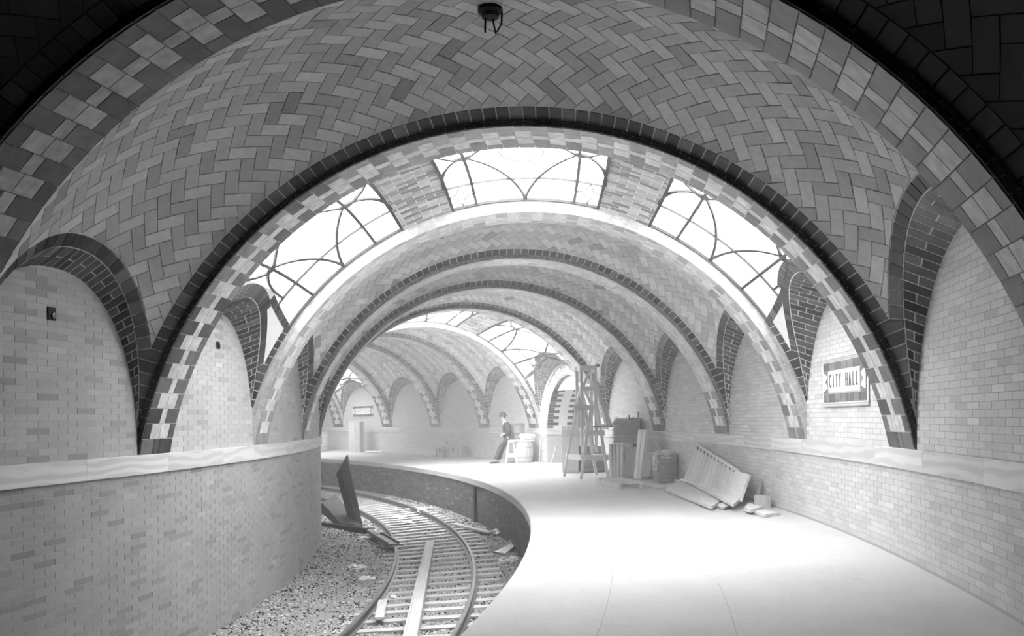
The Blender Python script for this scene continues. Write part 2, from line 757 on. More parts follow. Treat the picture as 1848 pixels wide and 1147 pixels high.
def build_arch(k):
    t0, t1 = T[k], T[k] + SOF
    RO_ = 4.95
    L = SOF * RM
    prof = [(RA, t0), (RA, t1), (RO_, t1), (RO_, t0)]
    NP = 72
    V, F = [], []
    a_sp = A0_SPR + 0.004
    for i in range(NP + 1):
        ph = -a_sp + 2 * a_sp * i / NP
        for r, t in prof:
            V.append(P3(t, r * math.sin(ph), ZC + r * math.cos(ph)))
    for i in range(NP):
        for j in range(4):
            a = i * 4 + j
            c = i * 4 + (j + 1) % 4
            F.append((a, c, c + 4, a + 4))
    core = struct(mesh('trim_%d' % (k + 2), V, F, M_MORTAR if k > 1 else flat_mat('mortar_grey', .22, rough=.9)))
    # soffit tiles
    st = Batch()
    rows = 65
    da = 2 * A0_SPR / rows
    pA = [(0, .165), (.165, .245), (.41, .245), (.655, .165)]
    pB = [(0, .335), (.335, .15), (.485, .335)]
    sc = L / 0.82
    for i in range(rows):
        a0, a1 = -A0_SPR + da * i, -A0_SPR + da * (i + 1)
        last = i in (0, rows - 1)
        h01 = math.cos((a0 + a1) / 2)        # 0.17 at spring .. 1 at crown
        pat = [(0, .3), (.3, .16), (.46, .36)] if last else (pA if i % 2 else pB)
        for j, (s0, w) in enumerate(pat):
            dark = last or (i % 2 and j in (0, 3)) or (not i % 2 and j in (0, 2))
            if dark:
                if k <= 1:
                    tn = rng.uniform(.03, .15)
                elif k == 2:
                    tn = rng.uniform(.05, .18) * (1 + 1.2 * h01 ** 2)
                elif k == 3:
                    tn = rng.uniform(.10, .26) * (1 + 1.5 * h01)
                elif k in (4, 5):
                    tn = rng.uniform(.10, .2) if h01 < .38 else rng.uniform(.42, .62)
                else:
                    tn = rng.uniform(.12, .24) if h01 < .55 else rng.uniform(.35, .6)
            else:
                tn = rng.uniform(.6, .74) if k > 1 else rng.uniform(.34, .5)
            s0, w = s0 * sc, w * sc
            g = 0.005
            qs = [(s0 + g, a0 + g / RA), (s0 + w - g, a0 + g / RA), (s0 + w - g, a1 - g / RA), (s0 + g, a1 - g / RA)]
            pts = [P3(t0 + s / RM, RA * math.sin(a), ZC + RA * math.cos(a)) for s, a in qs]
            am = (a0 + a1) / 2
            tm_ = (t0 + t1) / 2
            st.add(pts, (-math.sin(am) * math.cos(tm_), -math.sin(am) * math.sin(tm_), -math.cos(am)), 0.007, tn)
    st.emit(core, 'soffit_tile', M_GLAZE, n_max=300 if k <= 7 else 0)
    # thin courses on the two faces
    for side, t, e in (('near', t0, -1), ('far', t1, 1)):
        bay_k = k - 1 if e < 0 else k
        sky = bay_k in SKY
        rt = 4.64 if sky else 4.525
        nrow = 5 if sky else 3
        fb = Batch()
        nb = 56
        for r_ in range(nrow):
            ra, rb = RA + (rt - RA) * r_ / nrow, RA + (rt - RA) * (r_ + 1) / nrow
            for i in range(nb):
                a0 = -A0_SPR + 2 * A0_SPR * (i + .5 * (r_ % 2)) / nb
                a1 = a0 + 2 * A0_SPR / nb
                a1 = min(a1, A0_SPR)
                ga = .004 / RA
                gr = .003
                pts = [P3(t, r * math.sin(a), ZC + r * math.cos(a)) for r, a in
                       ((ra + gr, a0 + ga), (ra + gr, a1 - ga), (rb - gr, a1 - ga), (rb - gr, a0 + ga))]
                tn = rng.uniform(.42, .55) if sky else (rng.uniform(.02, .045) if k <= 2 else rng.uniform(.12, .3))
                fb.add(pts, (-math.sin(t) * e, math.cos(t) * e, 0), (0.018 - 0.006 * r_) if not sky else 0.006, tn)
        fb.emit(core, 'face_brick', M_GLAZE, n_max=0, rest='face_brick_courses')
    return core


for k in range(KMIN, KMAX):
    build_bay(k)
for k in range(KMIN, KMAX + 1):
    build_arch(k)

# ------------------------------------------------------------------ walls
DOOR_T, DOOR_H = 0.335, 0.039       # middle of the door bay, half width (angle)


def door_z(t):
    x = (t - DOOR_T) / DOOR_H
    return ZL + 1.86 * math.sqrt(max(0, 1 - x * x))


def wall_grid(u, ta, tb, z0, z1, V, F, UV, n=None):
    n = n or max(2, int(abs(tb - ta) * 48 / 0.5))
    o = len(V)
    for i in range(n + 1):
        t = ta + (tb - ta) * i / n
        for z in (z0, z1):
            zz = z(t) if callable(z) else z
            V.append(P3(t, u, zz))
            UV.append((t * (RM + u), zz))
    for i in range(n):
        a = o + 2 * i
        F.append((a, a + 1, a + 3, a + 2))


def courses(batch, u, sg, ta, tb, z0, z1, keep, tones, bw=0.31, bh=0.069, h=0.0016):
    r = RM + u
    n0 = int((z1 - z0) / bh + 0.5)
    bh = (z1 - z0) / n0
    da = bw / r
    for j in range(n0):
        za, zb = z0 + j * bh, z0 + (j + 1) * bh
        t = ta + (0.5 * da if j % 2 else 0)
        while t < tb:
            tm_ = t + da / 2
            if keep(tm_, (za + zb) / 2):
                g = 0.0035
                pts = [P3(t + g / r, u, za + g), P3(t + da - g / r, u, za + g), P3(t + da - g / r, u, zb - g), P3(t + g / r, u, zb - g)]
                q = rng.random()
                tn = tones[0] * rng.uniform(.94, 1.06)
                if q < .12:
                    tn = tones[0] * (rng.uniform(.72, .88) if sg < 0 else rng.uniform(.84, .93))
                elif q < .15:
                    tn = tones[0] * rng.uniform(1.08, 1.2)
                batch.add(pts, (-sg * math.cos(tm_), -sg * math.sin(tm_), 0), h, tn)
            t += da


def in_lunette(t, z, sg, m=0.05):
    for b in BAYS.values():
        if b.t0 - .003 <= t <= b.t1 + .003:
            x = (t - b.tm) / b.hb
            return z < b.zwall(max(-1, min(1, x)), sg) + m
    return False


TA, TB = T[KMIN] - 0.0, T[KMAX] + SOF
T_BRICK = T[7] + 0.01
# left wall
V, F, UV = [], [], []
wall_grid(-WALL_U - .001, TA, TB, -1.75, 3.6, V, F, UV)
wall_left = struct(mesh('wall_left', V, F, M_MORTAR_W, uvs=UV, smooth=True))
bb = Batch()
courses(bb, -WALL_U, -1, -0.36, 0.30, -1.44, LB, lambda t, z: True, (0.36,))
courses(bb, -WALL_U, -1, -0.30, 0.20, ZL, 3.3, lambda t, z: in_lunette(t, z, -1), (0.45,))
bb.emit(wall_left, 'brick', M_BRICK, 300, rest='brick_field')
# right wall, open at the door
V, F, UV = [], [], []
d0, d1 = DOOR_T - DOOR_H, DOOR_T + DOOR_H
wall_grid(WALL_U + .001, TA, d0, -.3, 3.9, V, F, UV)
wall_grid(WALL_U + .001, d0, d1, door_z, 3.9, V, F, UV, n=40)
wall_grid(WALL_U + .001, d1, T_BRICK, -.3, 3.9, V, F, UV)
wall_right = struct(mesh('wall_right', V, F, M_MORTAR_W, uvs=UV, smooth=True))
V, F, UV = [], [], []
wall_grid(WALL_U + .001, T_BRICK, TB, -.3, 3.9, V, F, UV)
far = mesh('far_wall', V, F, M_FARBRICK, wall_right, uvs=UV, smooth=True)
bb = Batch()
courses(bb, WALL_U, 1, -0.36, T_BRICK, 0.03, LB, lambda t, z: not d0 - .002 < t < d1 + .002, (0.56,))
courses(bb, WALL_U, 1, -0.36, T_BRICK, ZL, 3.45, lambda t, z: in_lunette(t, z, 1) and not (BAYS[6].t0 - .002 < t < BAYS[6].t1 + .002), (0.60,))
bb.emit(wall_right, 'brick', M_BRICK, 300, rest='brick_field')

# closing walls; the unseen back cap is added to keep the near bays dark
for nm, t in (('end_cap_back', TA), ('wall_far', TB)):
    V = [P3(t, u, z) for u, z in ((-4.6, -1.8), (5.6, -1.8), (5.6, 5.6), (-4.6, 5.6))]
    struct(mesh(nm, V, [(0, 1, 2, 3)], flat_mat('end_cap_dark' if nm == 'end_cap_back' else 'grey_wall', 0.05 if nm == 'end_cap_back' else .4)))

# marble ledges, slab by slab
def ledge(name, sg, ranges):
    root = None
    for (ta, tb) in ranges:
        L = (tb - ta) * (RM + sg * WALL_U)
        n = max(1, round(L / 1.75))
        for i in range(n):
            a, c = ta + (tb - ta) * i / n, ta + (tb - ta) * (i + 1) / n
            gap = 0.0015 / RM
            u0, u1 = sg * (WALL_U + .02), sg * (WALL_U - .035)
            m_ = 6
            V, F, UV = [], [], []
            off = rng.uniform(0, 40)
            for q in range(m_ + 1):
                t = a + gap + (c - a - 2 * gap) * q / m_
                for u, z in ((u0, LB), (u1, LB), (u1, ZL - .006), (u1 + sg * .006, ZL), (u0, ZL)):
                    V.append(P3(t, u, z))
                    UV.append((t * RM + off, z + off * .37))
            for q in range(m_):
                for e in range(5):
                    p0, p1 = q * 5 + e, q * 5 + (e + 1) % 5
                    F.append((p0, p1, p1 + 5, p0 + 5))
            F.append((4, 3, 2, 1, 0))
            F.append(tuple(m_ * 5 + e for e in range(5)))
            tn = rng.uniform(.80, .96)
            if root is None:
                root = struct(mesh(name, V, F, M_MARBLE, tone=tn, uvs=UV))
            else:
                mesh('marble_slab', V, F, M_MARBLE, root, tone=tn, uvs=UV)
    return root


ledge('trim_16', -1, [(TA, TB)])
ledge('trim_17', 1, [(TA, d0), (d1, TB)])

# ------------------------------------------------------------------ platform
def conc_mat():
    m, nt, b = new_mat('platform_concrete')
    tc = N(nt, 'ShaderNodeTexCoord')
    n1 = N(nt, 'ShaderNodeTexNoise')
    n1.inputs['Scale'].default_value = 0.9
    n1.inputs['Detail'].default_value = 8
    n1.inputs['Roughness'].default_value = .65
    nt.links.new(tc.outputs['Object'], n1.inputs['Vector'])
    v = ramp_range(nt, n1.outputs[0], 0.47, 0.56)
    n2 = N(nt, 'ShaderNodeTexNoise')
    n2.inputs['Scale'].default_value = 25
    n2.inputs['Detail'].default_value = 6
    nt.links.new(tc.outputs['Object'], n2.inputs['Vector'])
    v = mix_mul(nt, v, ramp_range(nt, n2.outputs[0], .94, 1.06))
    # a few scuffs and stains
    n3 = N(nt, 'ShaderNodeTexNoise')
    n3.inputs['Scale'].default_value = 2.2
    n3.inputs['Detail'].default_value = 9
    n3.inputs['Distortion'].default_value = 1.5
    nt.links.new(tc.outputs['Object'], n3.inputs['Vector'])
    mr = N(nt, 'ShaderNodeMapRange')
    nt.links.new(n3.outputs[0], mr.inputs[0])
    mr.inputs[1].default_value, mr.inputs[2].default_value = .66, .74
    mr.inputs[3].default_value, mr.inputs[4].default_value = 1.0, .82
    v = mix_mul(nt, v, mr.outputs[0])
    nt.links.new(v, b.inputs['Base Color'])
    b.inputs['Roughness'].default_value = .7
    bp = N(nt, 'ShaderNodeBump')
    bp.inputs['Strength'].default_value = .15
    bp.inputs['Distance'].default_value = .02
    nt.links.new(n2.outputs[0], bp.inputs['Height'])
    nt.links.new(bp.outputs[0], b.inputs['Normal'])
    return m


M_CONC = conc_mat()
v, f = grid(lambda i, j: P3(TA + (TB - TA) * i, EDGE_U + .3 + (WALL_U + .05 - EDGE_U - .3) * j, floor_z(EDGE_U + .3 + (WALL_U - EDGE_U - .3) * j)), 160, 6)
floor = struct(mesh('floor', v, f, M_CONC, smooth=True))
# edge coping in stones
nco = 44
for i in range(nco):
    a, c = TA + (TB - TA) * i / nco, TA + (TB - TA) * (i + 1) / nco
    V, F = [], []
    m_ = 4
    zin = floor_z(EDGE_U + .3)
    for q in range(m_ + 1):
        t = a + .00005 + (c - a - .0001) * q / m_
        for u, z in ((EDGE_U + .3, zin - .17), (EDGE_U, EDGE_Z - .17), (EDGE_U, EDGE_Z - .015), (EDGE_U + .015, EDGE_Z), (EDGE_U + .3, zin)):
            V.append(P3(t, u, z))
    for q in range(m_):
        for e in range(5):
            p0, p1 = q * 5 + e, q * 5 + (e + 1) % 5
            F.append((p0, p1, p1 + 5, p0 + 5))
    F.append((4, 3, 2, 1, 0))
    F.append(tuple(m_ * 5 + e for e in range(5)))
    mesh('coping_stone', V, F, M_CONC, floor)
# two fine expansion joints in the paving
for uj, ta_, tb_ in ((1.155, -.30, -.07), (2.235, -.30, -.135)):
    V, F = grid(lambda i, j: P3(ta_ + (tb_ - ta_) * i, uj + .006 * (j - .5), floor_z(uj) + .002), 30, 1)
    mesh('expansion_joint', V, F, flat_mat('joint_grey', .3), floor)
# brick face under the platform edge
V, F, UV = [], [], []
wall_grid(EDGE_U + .08, TA, TB, -1.75, EDGE_Z - .1, V, F, UV)
wall_track = struct(mesh('wall_track', V, F, flat_mat('mortar_dark', .24, rough=.9), uvs=UV, smooth=True))
bb = Batch()
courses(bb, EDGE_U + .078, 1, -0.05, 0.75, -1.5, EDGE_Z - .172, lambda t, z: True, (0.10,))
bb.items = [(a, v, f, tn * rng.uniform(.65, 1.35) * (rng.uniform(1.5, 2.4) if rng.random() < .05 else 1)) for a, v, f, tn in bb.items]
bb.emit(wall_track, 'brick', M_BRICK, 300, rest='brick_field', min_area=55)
# ------------------------------------------------------------------ skylights
def build_sky(k, idx):
    b = BAYS[k]

    def gp(x, deg, dr=0.0):
        r = RG0 + RGH * max(0, 1 - x * x) + dr
        ph = math.radians(deg)
        return P3(b.tm + x * b.hb, r * math.sin(ph), ZC + r * math.cos(ph))
    root = bpy.data.objects.new('window_%d' % idx, None)
    COL.objects.link(root)
    struct(root)
    LIM = 60.0

    def out_deg(x, c):
        # outer columns end at the rim of the lunettes
        if abs(c) < LIM:
            return c
        return math.copysign(math.degrees(sky_edge(b, x, 1 if c > 0 else -1) / AR) + .8, c)
    panels = [(-14.7, 14.7, (-9.6, 9.6), 0.0), (24.8, LIM, (31.0, 47.0), 38.7), (-LIM, -24.8, (-47.0, -31.0), -38.7)]
    for (p0, p1, mul, mid) in panels:
        cols = [p0, mul[0], mul[1], p1]
        rows = [-1, -.6, .6, 1]
        for i in range(3):
            for j in range(3):
                x0, x1 = rows[j], rows[j + 1]
                c0, c1 = cols[i], cols[i + 1]
                def pane_pt(a, c):
                    x = x0 + (x1 - x0) * a
                    k0, k1 = out_deg(x, c0), out_deg(x, c1)
                    return gp(x, k0 + (k1 - k0) * c)
                v, f = grid(pane_pt, 6, 6)
                mesh('pane', v, f, M_PANE, root, smooth=True)

        def bar(pts, w=0.03, h=0.03):
            # rectangular bar following points (x, deg) just under the glass
            w = w * (1.0 if k == 2 else 1.6)
            V, F = [], []
            P = [Vector(gp(x, dg, -.02)) for x, dg in pts]
            for i, p in enumerate(P):
                a, c = P[max(0, i - 1)], P[min(len(P) - 1, i + 1)]
                tan = (c - a).normalized()
                x, dg = pts[i]
                ph = math.radians(dg)
                t = b.tm + x * b.hb
                nrm = Vector((-math.sin(ph) * math.cos(t), -math.sin(ph) * math.sin(t), -math.cos(ph)))
                sd = tan.cross(nrm).normalized()
                for du, dn in ((-1, 0), (1, 0), (1, 1), (-1, 1)):
                    V.append(tuple(p + sd * du * w / 2 + nrm * dn * h))
            for i in range(len(P) - 1):
                for e in range(4):
                    a, c = i * 4 + e, i * 4 + (e + 1) % 4
                    F.append((a, c, c + 4, a + 4))
            F += [(3, 2, 1, 0), tuple(len(V) - 4 + e for e in range(4))]
            mesh('tracery_bar', V, F, M_STEEL, root)
        n = 16
        for e in (-1, 1):
            dirs = lambda c0, c1, x: [(x, out_deg(x, c0) + (out_deg(x, c1) - out_deg(x, c0)) * i / n) for i in range(n + 1)]
            bar(dirs(p0, p1, e * .985), .05, .04)
            bar(dirs(p0, p1, e * .6), .03)
            for m_, out in ((mul[0], p0), (mul[1], p1)):
                # arcs from the point in the middle of the edge to the mullion, and on to the side frame
                bar([(e * (1 - 1.04 * i / n), mid + (m_ - mid) * (i / n) ** 1.45) for i in range(n + 1)], .042)
                oo = out if abs(out) < 30 else m_ + math.copysign(3.6, m_)
                bar([(e * (-.04 + .62 * (1 - math.cos(math.pi / 2 * i / n))), m_ + (oo - m_) * math.sin(math.pi / 2 * i / n) ** 1.3) for i in range(n + 1)], .042)
                if mid == 0.0:
                    # small star in the corner square
                    q0, q1 = sorted((out, m_))
                    cm, xm = (q0 + q1) / 2, e * .8
                    for (ux, uc), (wx, wc) in (((xm, q0), (e * .62, cm)), ((e * .62, cm), (xm, q1)), ((xm, q1), (e * .97, cm)), ((e * .97, cm), (xm, q0))):
                        pts = []
                        for i in range(7):
                            s = i / 6
                            bx, bc = ux + (wx - ux) * s, uc + (wc - uc) * s
                            kk = .45 * math.sin(math.pi * s)
                            pts.append((bx + (xm - bx) * kk, bc + (cm - bc) * kk))
                        bar(pts, .014, .015)
        for m_ in mul:
            bar([(-1 + 2 * i / n, m_) for i in range(n + 1)], .046)
        for p in (p0, p1):
            if abs(p) < 50:
                bar([(-1 + 2 * i / n, p + math.copysign(.3, (p0 + p1) / 2 - p)) for i in range(n + 1)], .05, .04)
        if mid == 0.0:
            bar([(.24 * math.cos(2 * math.pi * i / 28), 3.6 * math.sin(2 * math.pi * i / 28)) for i in range(29)], .016, .016)
    # light well above the glass, open to the daylight
    zt_ = SHAFT_TOP if k == 2 else 6.0
    for t in (b.t0 - .0008, b.t1 + .0008):
        def well_pt(i, j):
            ph = math.radians(-60 + 120 * i)
            u, z = 4.86 * math.sin(ph) * 1.05, ZC + 4.86 * math.cos(ph)
            return P3(t, u, z + (zt_ - z) * j)
        V, F = grid(well_pt, 30, 1)
        mesh('well_wall', V, F, M_WELL, root)
    for u in (-4.6, 4.6):
        V = [P3(t, u, z) for t, z in ((b.t0, 2.6), (b.t1, 2.6), (b.t1, zt_), (b.t0, zt_))]
        mesh('well_wall', V, [(0, 1, 2, 3)], M_WELL, root)
    V = [P3(t, u, zt_ - .01) for t, u in ((b.t0, -4.5), (b.t1, -4.5), (b.t1, 4.5), (b.t0, 4.5))]
    mesh('vault_light', V, [(0, 1, 2, 3)], M_SKY if k == 2 else M_SKY_FAR if k == 6 else M_SKY_END, root)
    # brick piers between the lights
    for sg in (-1, 1):
        pb = Batch()
        V, F = grid(lambda i, j: _pier(b, -1 + 2 * i, sg * (14.7 + 10.1 * j), 0.0), 16, 6)
        pier = mesh('pier', V, F, M_MORTAR, BAY_SHELL[k], smooth=True)
        for e in (14.7, 24.8):
            V, F = grid(lambda i, j: _pier(b, -1 + 2 * i, sg * e, .16 * j), 16, 1)
            mesh('pier_side', V, F, M_MORTAR, pier)
        L = 2 * b.S
        bl, bh_ = 0.31, 0.088
        W = math.radians(10.1) * 4.8
        nr = round(L / bh_)
        for r_ in range(nr):
            x0, x1 = -1 + 2 * r_ / nr, -1 + 2 * (r_ + 1) / nr
            c = -bl * (.5 if r_ % 2 else 0)
            while c < W:
                a0, a1 = max(0, c), min(W, c + bl)
                c += bl
                if a1 - a0 < .03:
                    continue
                g = .008
                gx = g / b.S
                pts = [_pier(b, xx, sg * (14.7 + 10.1 * aa / W), 0) for xx, aa in ((x0 + gx, a0 + g), (x1 - gx, a0 + g), (x1 - gx, a1 - g), (x0 + gx, a1 - g))]
                pb.add(pts, b.inward(0, sg * AR * .34), .003, rng.choice((.22, .3, .42, .5, .56)) * rng.uniform(.9, 1.1))
        pb.emit(pier, 'brick', M_BRICK, 200, rest='brick_field')


def _pier(b, x, deg, dr):
    r = b.rho(x) + dr
    ph = math.radians(deg)
    return P3(b.tm + x * b.hb, r * math.sin(ph), ZC + r * math.cos(ph))


BAY_SHELL = {}
_c = [o for o in COL.objects if o.name.startswith('ceiling') and o.parent is None]
for k, o in zip(range(KMIN, KMAX), _c):
    BAY_SHELL[k] = o
for i, k in enumerate(SKY):
    build_sky(k, i + 1)

# ------------------------------------------------------------------ door in the sixth bay
d_root = bpy.data.objects.new('door_1', None)
COL.objects.link(d_root)
struct(d_root)
DEPTH = 1.25


def dpt(t, u, z):
    return P3(t, u, z)


# surround of pale plaster filling the lunette, with the arched opening
V, F = [], []
n = 48
b6 = BAYS[6]
for i in range(n + 1):
    t = b6.t0 + (b6.t1 - b6.t0) * i / n
    x = (t - b6.tm) / b6.hb
    lo = door_z(t) if abs(t - DOOR_T) < DOOR_H else ZL
    V += [P3(t, WALL_U - .01, lo), P3(t, WALL_U - .01, max(lo, b6.zwall(max(-1, min(1, x)), 1) + .02))]
for i in range(n):
    F.append((2 * i, 2 * i + 1, 2 * i + 3, 2 * i + 2))
mesh('surround', V, F, M_PLASTER, d_root)


def dcurve(s, off=0.0):
    """point (angle, z) on the door arch, s 0..1 from far jamb over the top to the near jamb"""
    a = math.pi * s
    return (DOOR_T + (DOOR_H + off / 48.8) * math.cos(a), ZL + (1.86 + off) * math.sin(a))


def band(name, o0, o1, u, mat, tone=None, s0=0.0, s1=1.0, n=40, h=.03):
    V, F = [], []
    for i in range(n + 1):
        s = s0 + (s1 - s0) * i / n
        for o, uu in ((o0, u), (o1, u), (o1, u - h), (o0, u - h)):
            t, z = dcurve(s, o)
            V.append(P3(t, uu, z))
    for i in range(n):
        for e in range(4):
            a, c = i * 4 + e, i * 4 + (e + 1) % 4
            F.append((a, c, c + 4, a + 4))
    F += [(3, 2, 1, 0), tuple(len(V) - 4 + e for e in range(4))]
    return mesh(name, V, F, mat, d_root, tone=tone)


band('sign_band', .09, .40, WALL_U - .01, M_PLASTER, s0=.24, s1=.76, h=.012)
band('moulding', .40, .43, WALL_U - .01, flat_mat('grey_moulding', .3), s0=.24, s1=.76, h=.03)
band('moulding', .03, .06, WALL_U - .01, flat_mat('pale_moulding', .6), s0=.0, s1=1.0, h=.03)
M_INK = flat_mat('letter_grey', .30)


def letter_mesh(ch, size, extrude=.004):
    cu = bpy.data.curves.new('letter', 'FONT')
    cu.body = ch
    cu.size = size
    cu.align_x = 'CENTER'
    cu.align_y = 'CENTER'
    cu.extrude = extrude
    cu.resolution_u = 3
    o = bpy.data.objects.new('letter', cu)
    COL.objects.link(o)
    dg = bpy.context.evaluated_depsgraph_get()
    me = bpy.data.meshes.new_from_object(o.evaluated_get(dg))
    bpy.data.objects.remove(o)
    bpy.data.curves.remove(cu)
    return me


def wall_letter(ch, t, z, u, size, squeeze, parent, mat, lean=0.0, name='letter'):
    """letter on the right wall, read from the platform"""
    me = letter_mesh(ch, size)
    # screen right is towards the camera, that is smaller angle
    ex = Vector((math.sin(t), -math.cos(t), 0))
    ez = Vector((0, 0, 1))
    en = Vector((-math.cos(t), -math.sin(t), 0))
    R = Matrix((ex, ez, en)).transposed().to_4x4() @ Matrix.Rotation(lean, 4, 'Z') @ Matrix.Diagonal((squeeze, 1, 1, 1))
    me.transform(Matrix.Translation(P3(t, u, z)) @ R)
    return link(name, me, mat, parent)


for i, ch in enumerate('CITY HALL'):
    s = .5 - (i - 4) * .058
    t, z = dcurve(1 - s if False else s, .245)
    # first letter stands at the far end of the band
    tt = DOOR_T + (4 - i) * .0052
    xx = (tt - DOOR_T) / (DOOR_H + .245 / 48.8)
    zz = ZL + (1.86 + .245) * math.sqrt(1 - xx * xx)
    slope = math.atan2((1.86 + .245) * xx / math.sqrt(1 - xx * xx), (DOOR_H * 48.8 + .245))
    if ch != ' ':
        wall_letter(ch, tt, zz, WALL_U - .026, .30, .62, d_root, M_INK, lean=slope)
# reveal with quoins on both edges
V, F = grid(lambda i, j: P3(dcurve(i)[0], WALL_U + DEPTH * j, dcurve(i)[1]), 60, 2)
mesh('reveal', V, F, M_PLASTER, d_root)
qb = Batch()
per = 5.6
nq = 52
for i in range(nq):
    s0, s1 = i / nq, (i + 1) / nq
    w = .45 if i % 2 else .24
    for u0, u1 in ((WALL_U + .01, WALL_U + w), (WALL_U + DEPTH - w, WALL_U + DEPTH - .01)):
        pts = []
        for s, u in ((s0 + .0012, u0), (s1 - .0012, u0), (s1 - .0012, u1), (s0 + .0012, u1)):
            t, z = dcurve(s)
            pts.append(P3(t, u, z))
        sm = (s0 + s1) / 2
        tw = (0.0 - math.cos(math.pi * sm) * -math.sin(DOOR_T) * 1.0, -math.cos(math.pi * sm) * math.cos(DOOR_T), -math.sin(math.pi * sm))
        qb.add(pts, tw, .012, rng.uniform(.09, .2))
qb.emit(d_root, 'quoin', M_GLAZE, 120, rest='quoin_field')
# jambs below the ledge, passage and its end
for sg in (-1, 1):
    t = DOOR_T + sg * DOOR_H
    V = [P3(t, WALL_U, -.1), P3(t, WALL_U + DEPTH + 2, -.1), P3(t, WALL_U + DEPTH + 2, LB), P3(t, WALL_U, LB)]
    jb = mesh('jamb', V, [(0, 1, 2, 3)], M_FARBRICK, d_root, uvs=[(0, 0), (3.2, 0), (3.2, 1.1), (0, 1.1)])
    o = .035 / 48.8 * sg
    V = []
    for z in (LB, ZL):
        V += [P3(t + .02 * sg / 48, WALL_U - .035, z), P3(t - o, WALL_U - .035, z), P3(t - o, WALL_U + DEPTH + 2, z), P3(t + .02 * sg / 48, WALL_U + DEPTH + 2, z)]
    mesh('jamb_ledge', V, [(0, 1, 2, 3), (4, 5, 6, 7), (0, 1, 5, 4), (1, 2, 6, 5), (2, 3, 7, 6), (3, 0, 4, 7)], M_MARBLE, d_root, tone=1.0, uvs=[(p[0], p[2]) for p in V])
V, F = grid(lambda i, j: P3(DOOR_T + (DOOR_H + .012) * math.cos(math.pi * i), WALL_U + DEPTH + 2.2 * j, ZL + 2.1 * math.sin(math.pi * i)), 40, 1)
mesh('passage_vault', V, F, M_PLASTER, d_root)
V = [P3(DOOR_T + s * (DOOR_H + .012), WALL_U + DEPTH + 2.0, z) for s, z in ((-1, -.1), (1, -.1), (1, 3.6), (-1, 3.6))]
mesh('passage_end', V, [(0, 1, 2, 3)], M_PLASTER, d_root)
V = [P3(DOOR_T + s * (DOOR_H + .012), u, .0) for s, u in ((-1, WALL_U - .02), (1, WALL_U - .02), (1, WALL_U + DEPTH + 2), (-1, WALL_U + DEPTH + 2))]
mesh('passage_floor', V, [(0, 1, 2, 3)], M_CONC, d_root)

# ------------------------------------------------------------------ things: helpers
def wood(g, ax='z'):
    st = {'x': (.5, 9, 9), 'y': (9, .5, 9), 'z': (9, 9, .5)}[ax]
    return flat_mat('wood_%d_%s' % (round(g * 100), ax), g, rough=.8, scale=2.4, amt=.16, stretch=st, bump=.08)


class Thing:
    def __init__(s, name, label, cat, loc, group=None):
        s.o = bpy.data.objects.new(name, None)
        s.o.empty_display_size = .1
        COL.objects.link(s.o)
        s.o.location = loc
        s.loc = Vector(loc)
        tag(s.o, label, cat, group)

    def part(s, name, V, F, mat, parent=None, smooth=False):
        o = mesh(name, [tuple(Vector(v) - s.loc) for v in V], F, mat, parent or s.o, smooth=smooth)
        return o


BOXF = [(0, 3, 2, 1), (4, 5, 6, 7), (0, 1, 5, 4), (1, 2, 6, 5), (2, 3, 7, 6), (3, 0, 4, 7)]


def hexa(p):
    """8 world points: bottom 4, top 4"""
    return [tuple(q) for q in p], BOXF


def beamv(p0, p1, w, h, up=(0, 0, 1)):
    p0, p1 = Vector(p0), Vector(p1)
    t = (p1 - p0).normalized()
    up = Vector(up)
    if abs(t.dot(up)) > .95:
        up = Vector((0, 1, 0))
    s = t.cross(up).normalized()
    n = s.cross(t).normalized()
    V = []
    for p in (p0, p1):
        for a, b in ((-1, -1), (1, -1), (1, 1), (-1, 1)):
            V.append(tuple(p + s * a * w / 2 + n * b * h / 2))
    return V, BOXF


def boxv(c, size, yaw=0.0, tilt=None):
    """box standing on c (centre of its base)"""
    M = Matrix.Translation(c) @ Matrix.Rotation(yaw, 4, 'Z')
    if tilt:
        M = M @ Matrix.Rotation(tilt[0], 4, tilt[1])
    lx, ly, lz = size
    V = []
    for z in (0, lz):
        for x, y in ((-1, -1), (1, -1), (1, 1), (-1, 1)):
            V.append(tuple(M @ Vector((x * lx / 2, y * ly / 2, z))))
    return V, BOXF, M


def single(name, V, F, mat, label, cat, group=None, smooth=False):
    lo = [min(v[i] for v in V) for i in range(3)]
    hi = [max(v[i] for v in V) for i in range(3)]
    loc = Vector(((lo[0] + hi[0]) / 2, (lo[1] + hi[1]) / 2, lo[2]))
    o = mesh(name, [tuple(Vector(v) - loc) for v in V], F, mat, smooth=smooth)
    o.location = loc
    return tag(o, label, cat, group)


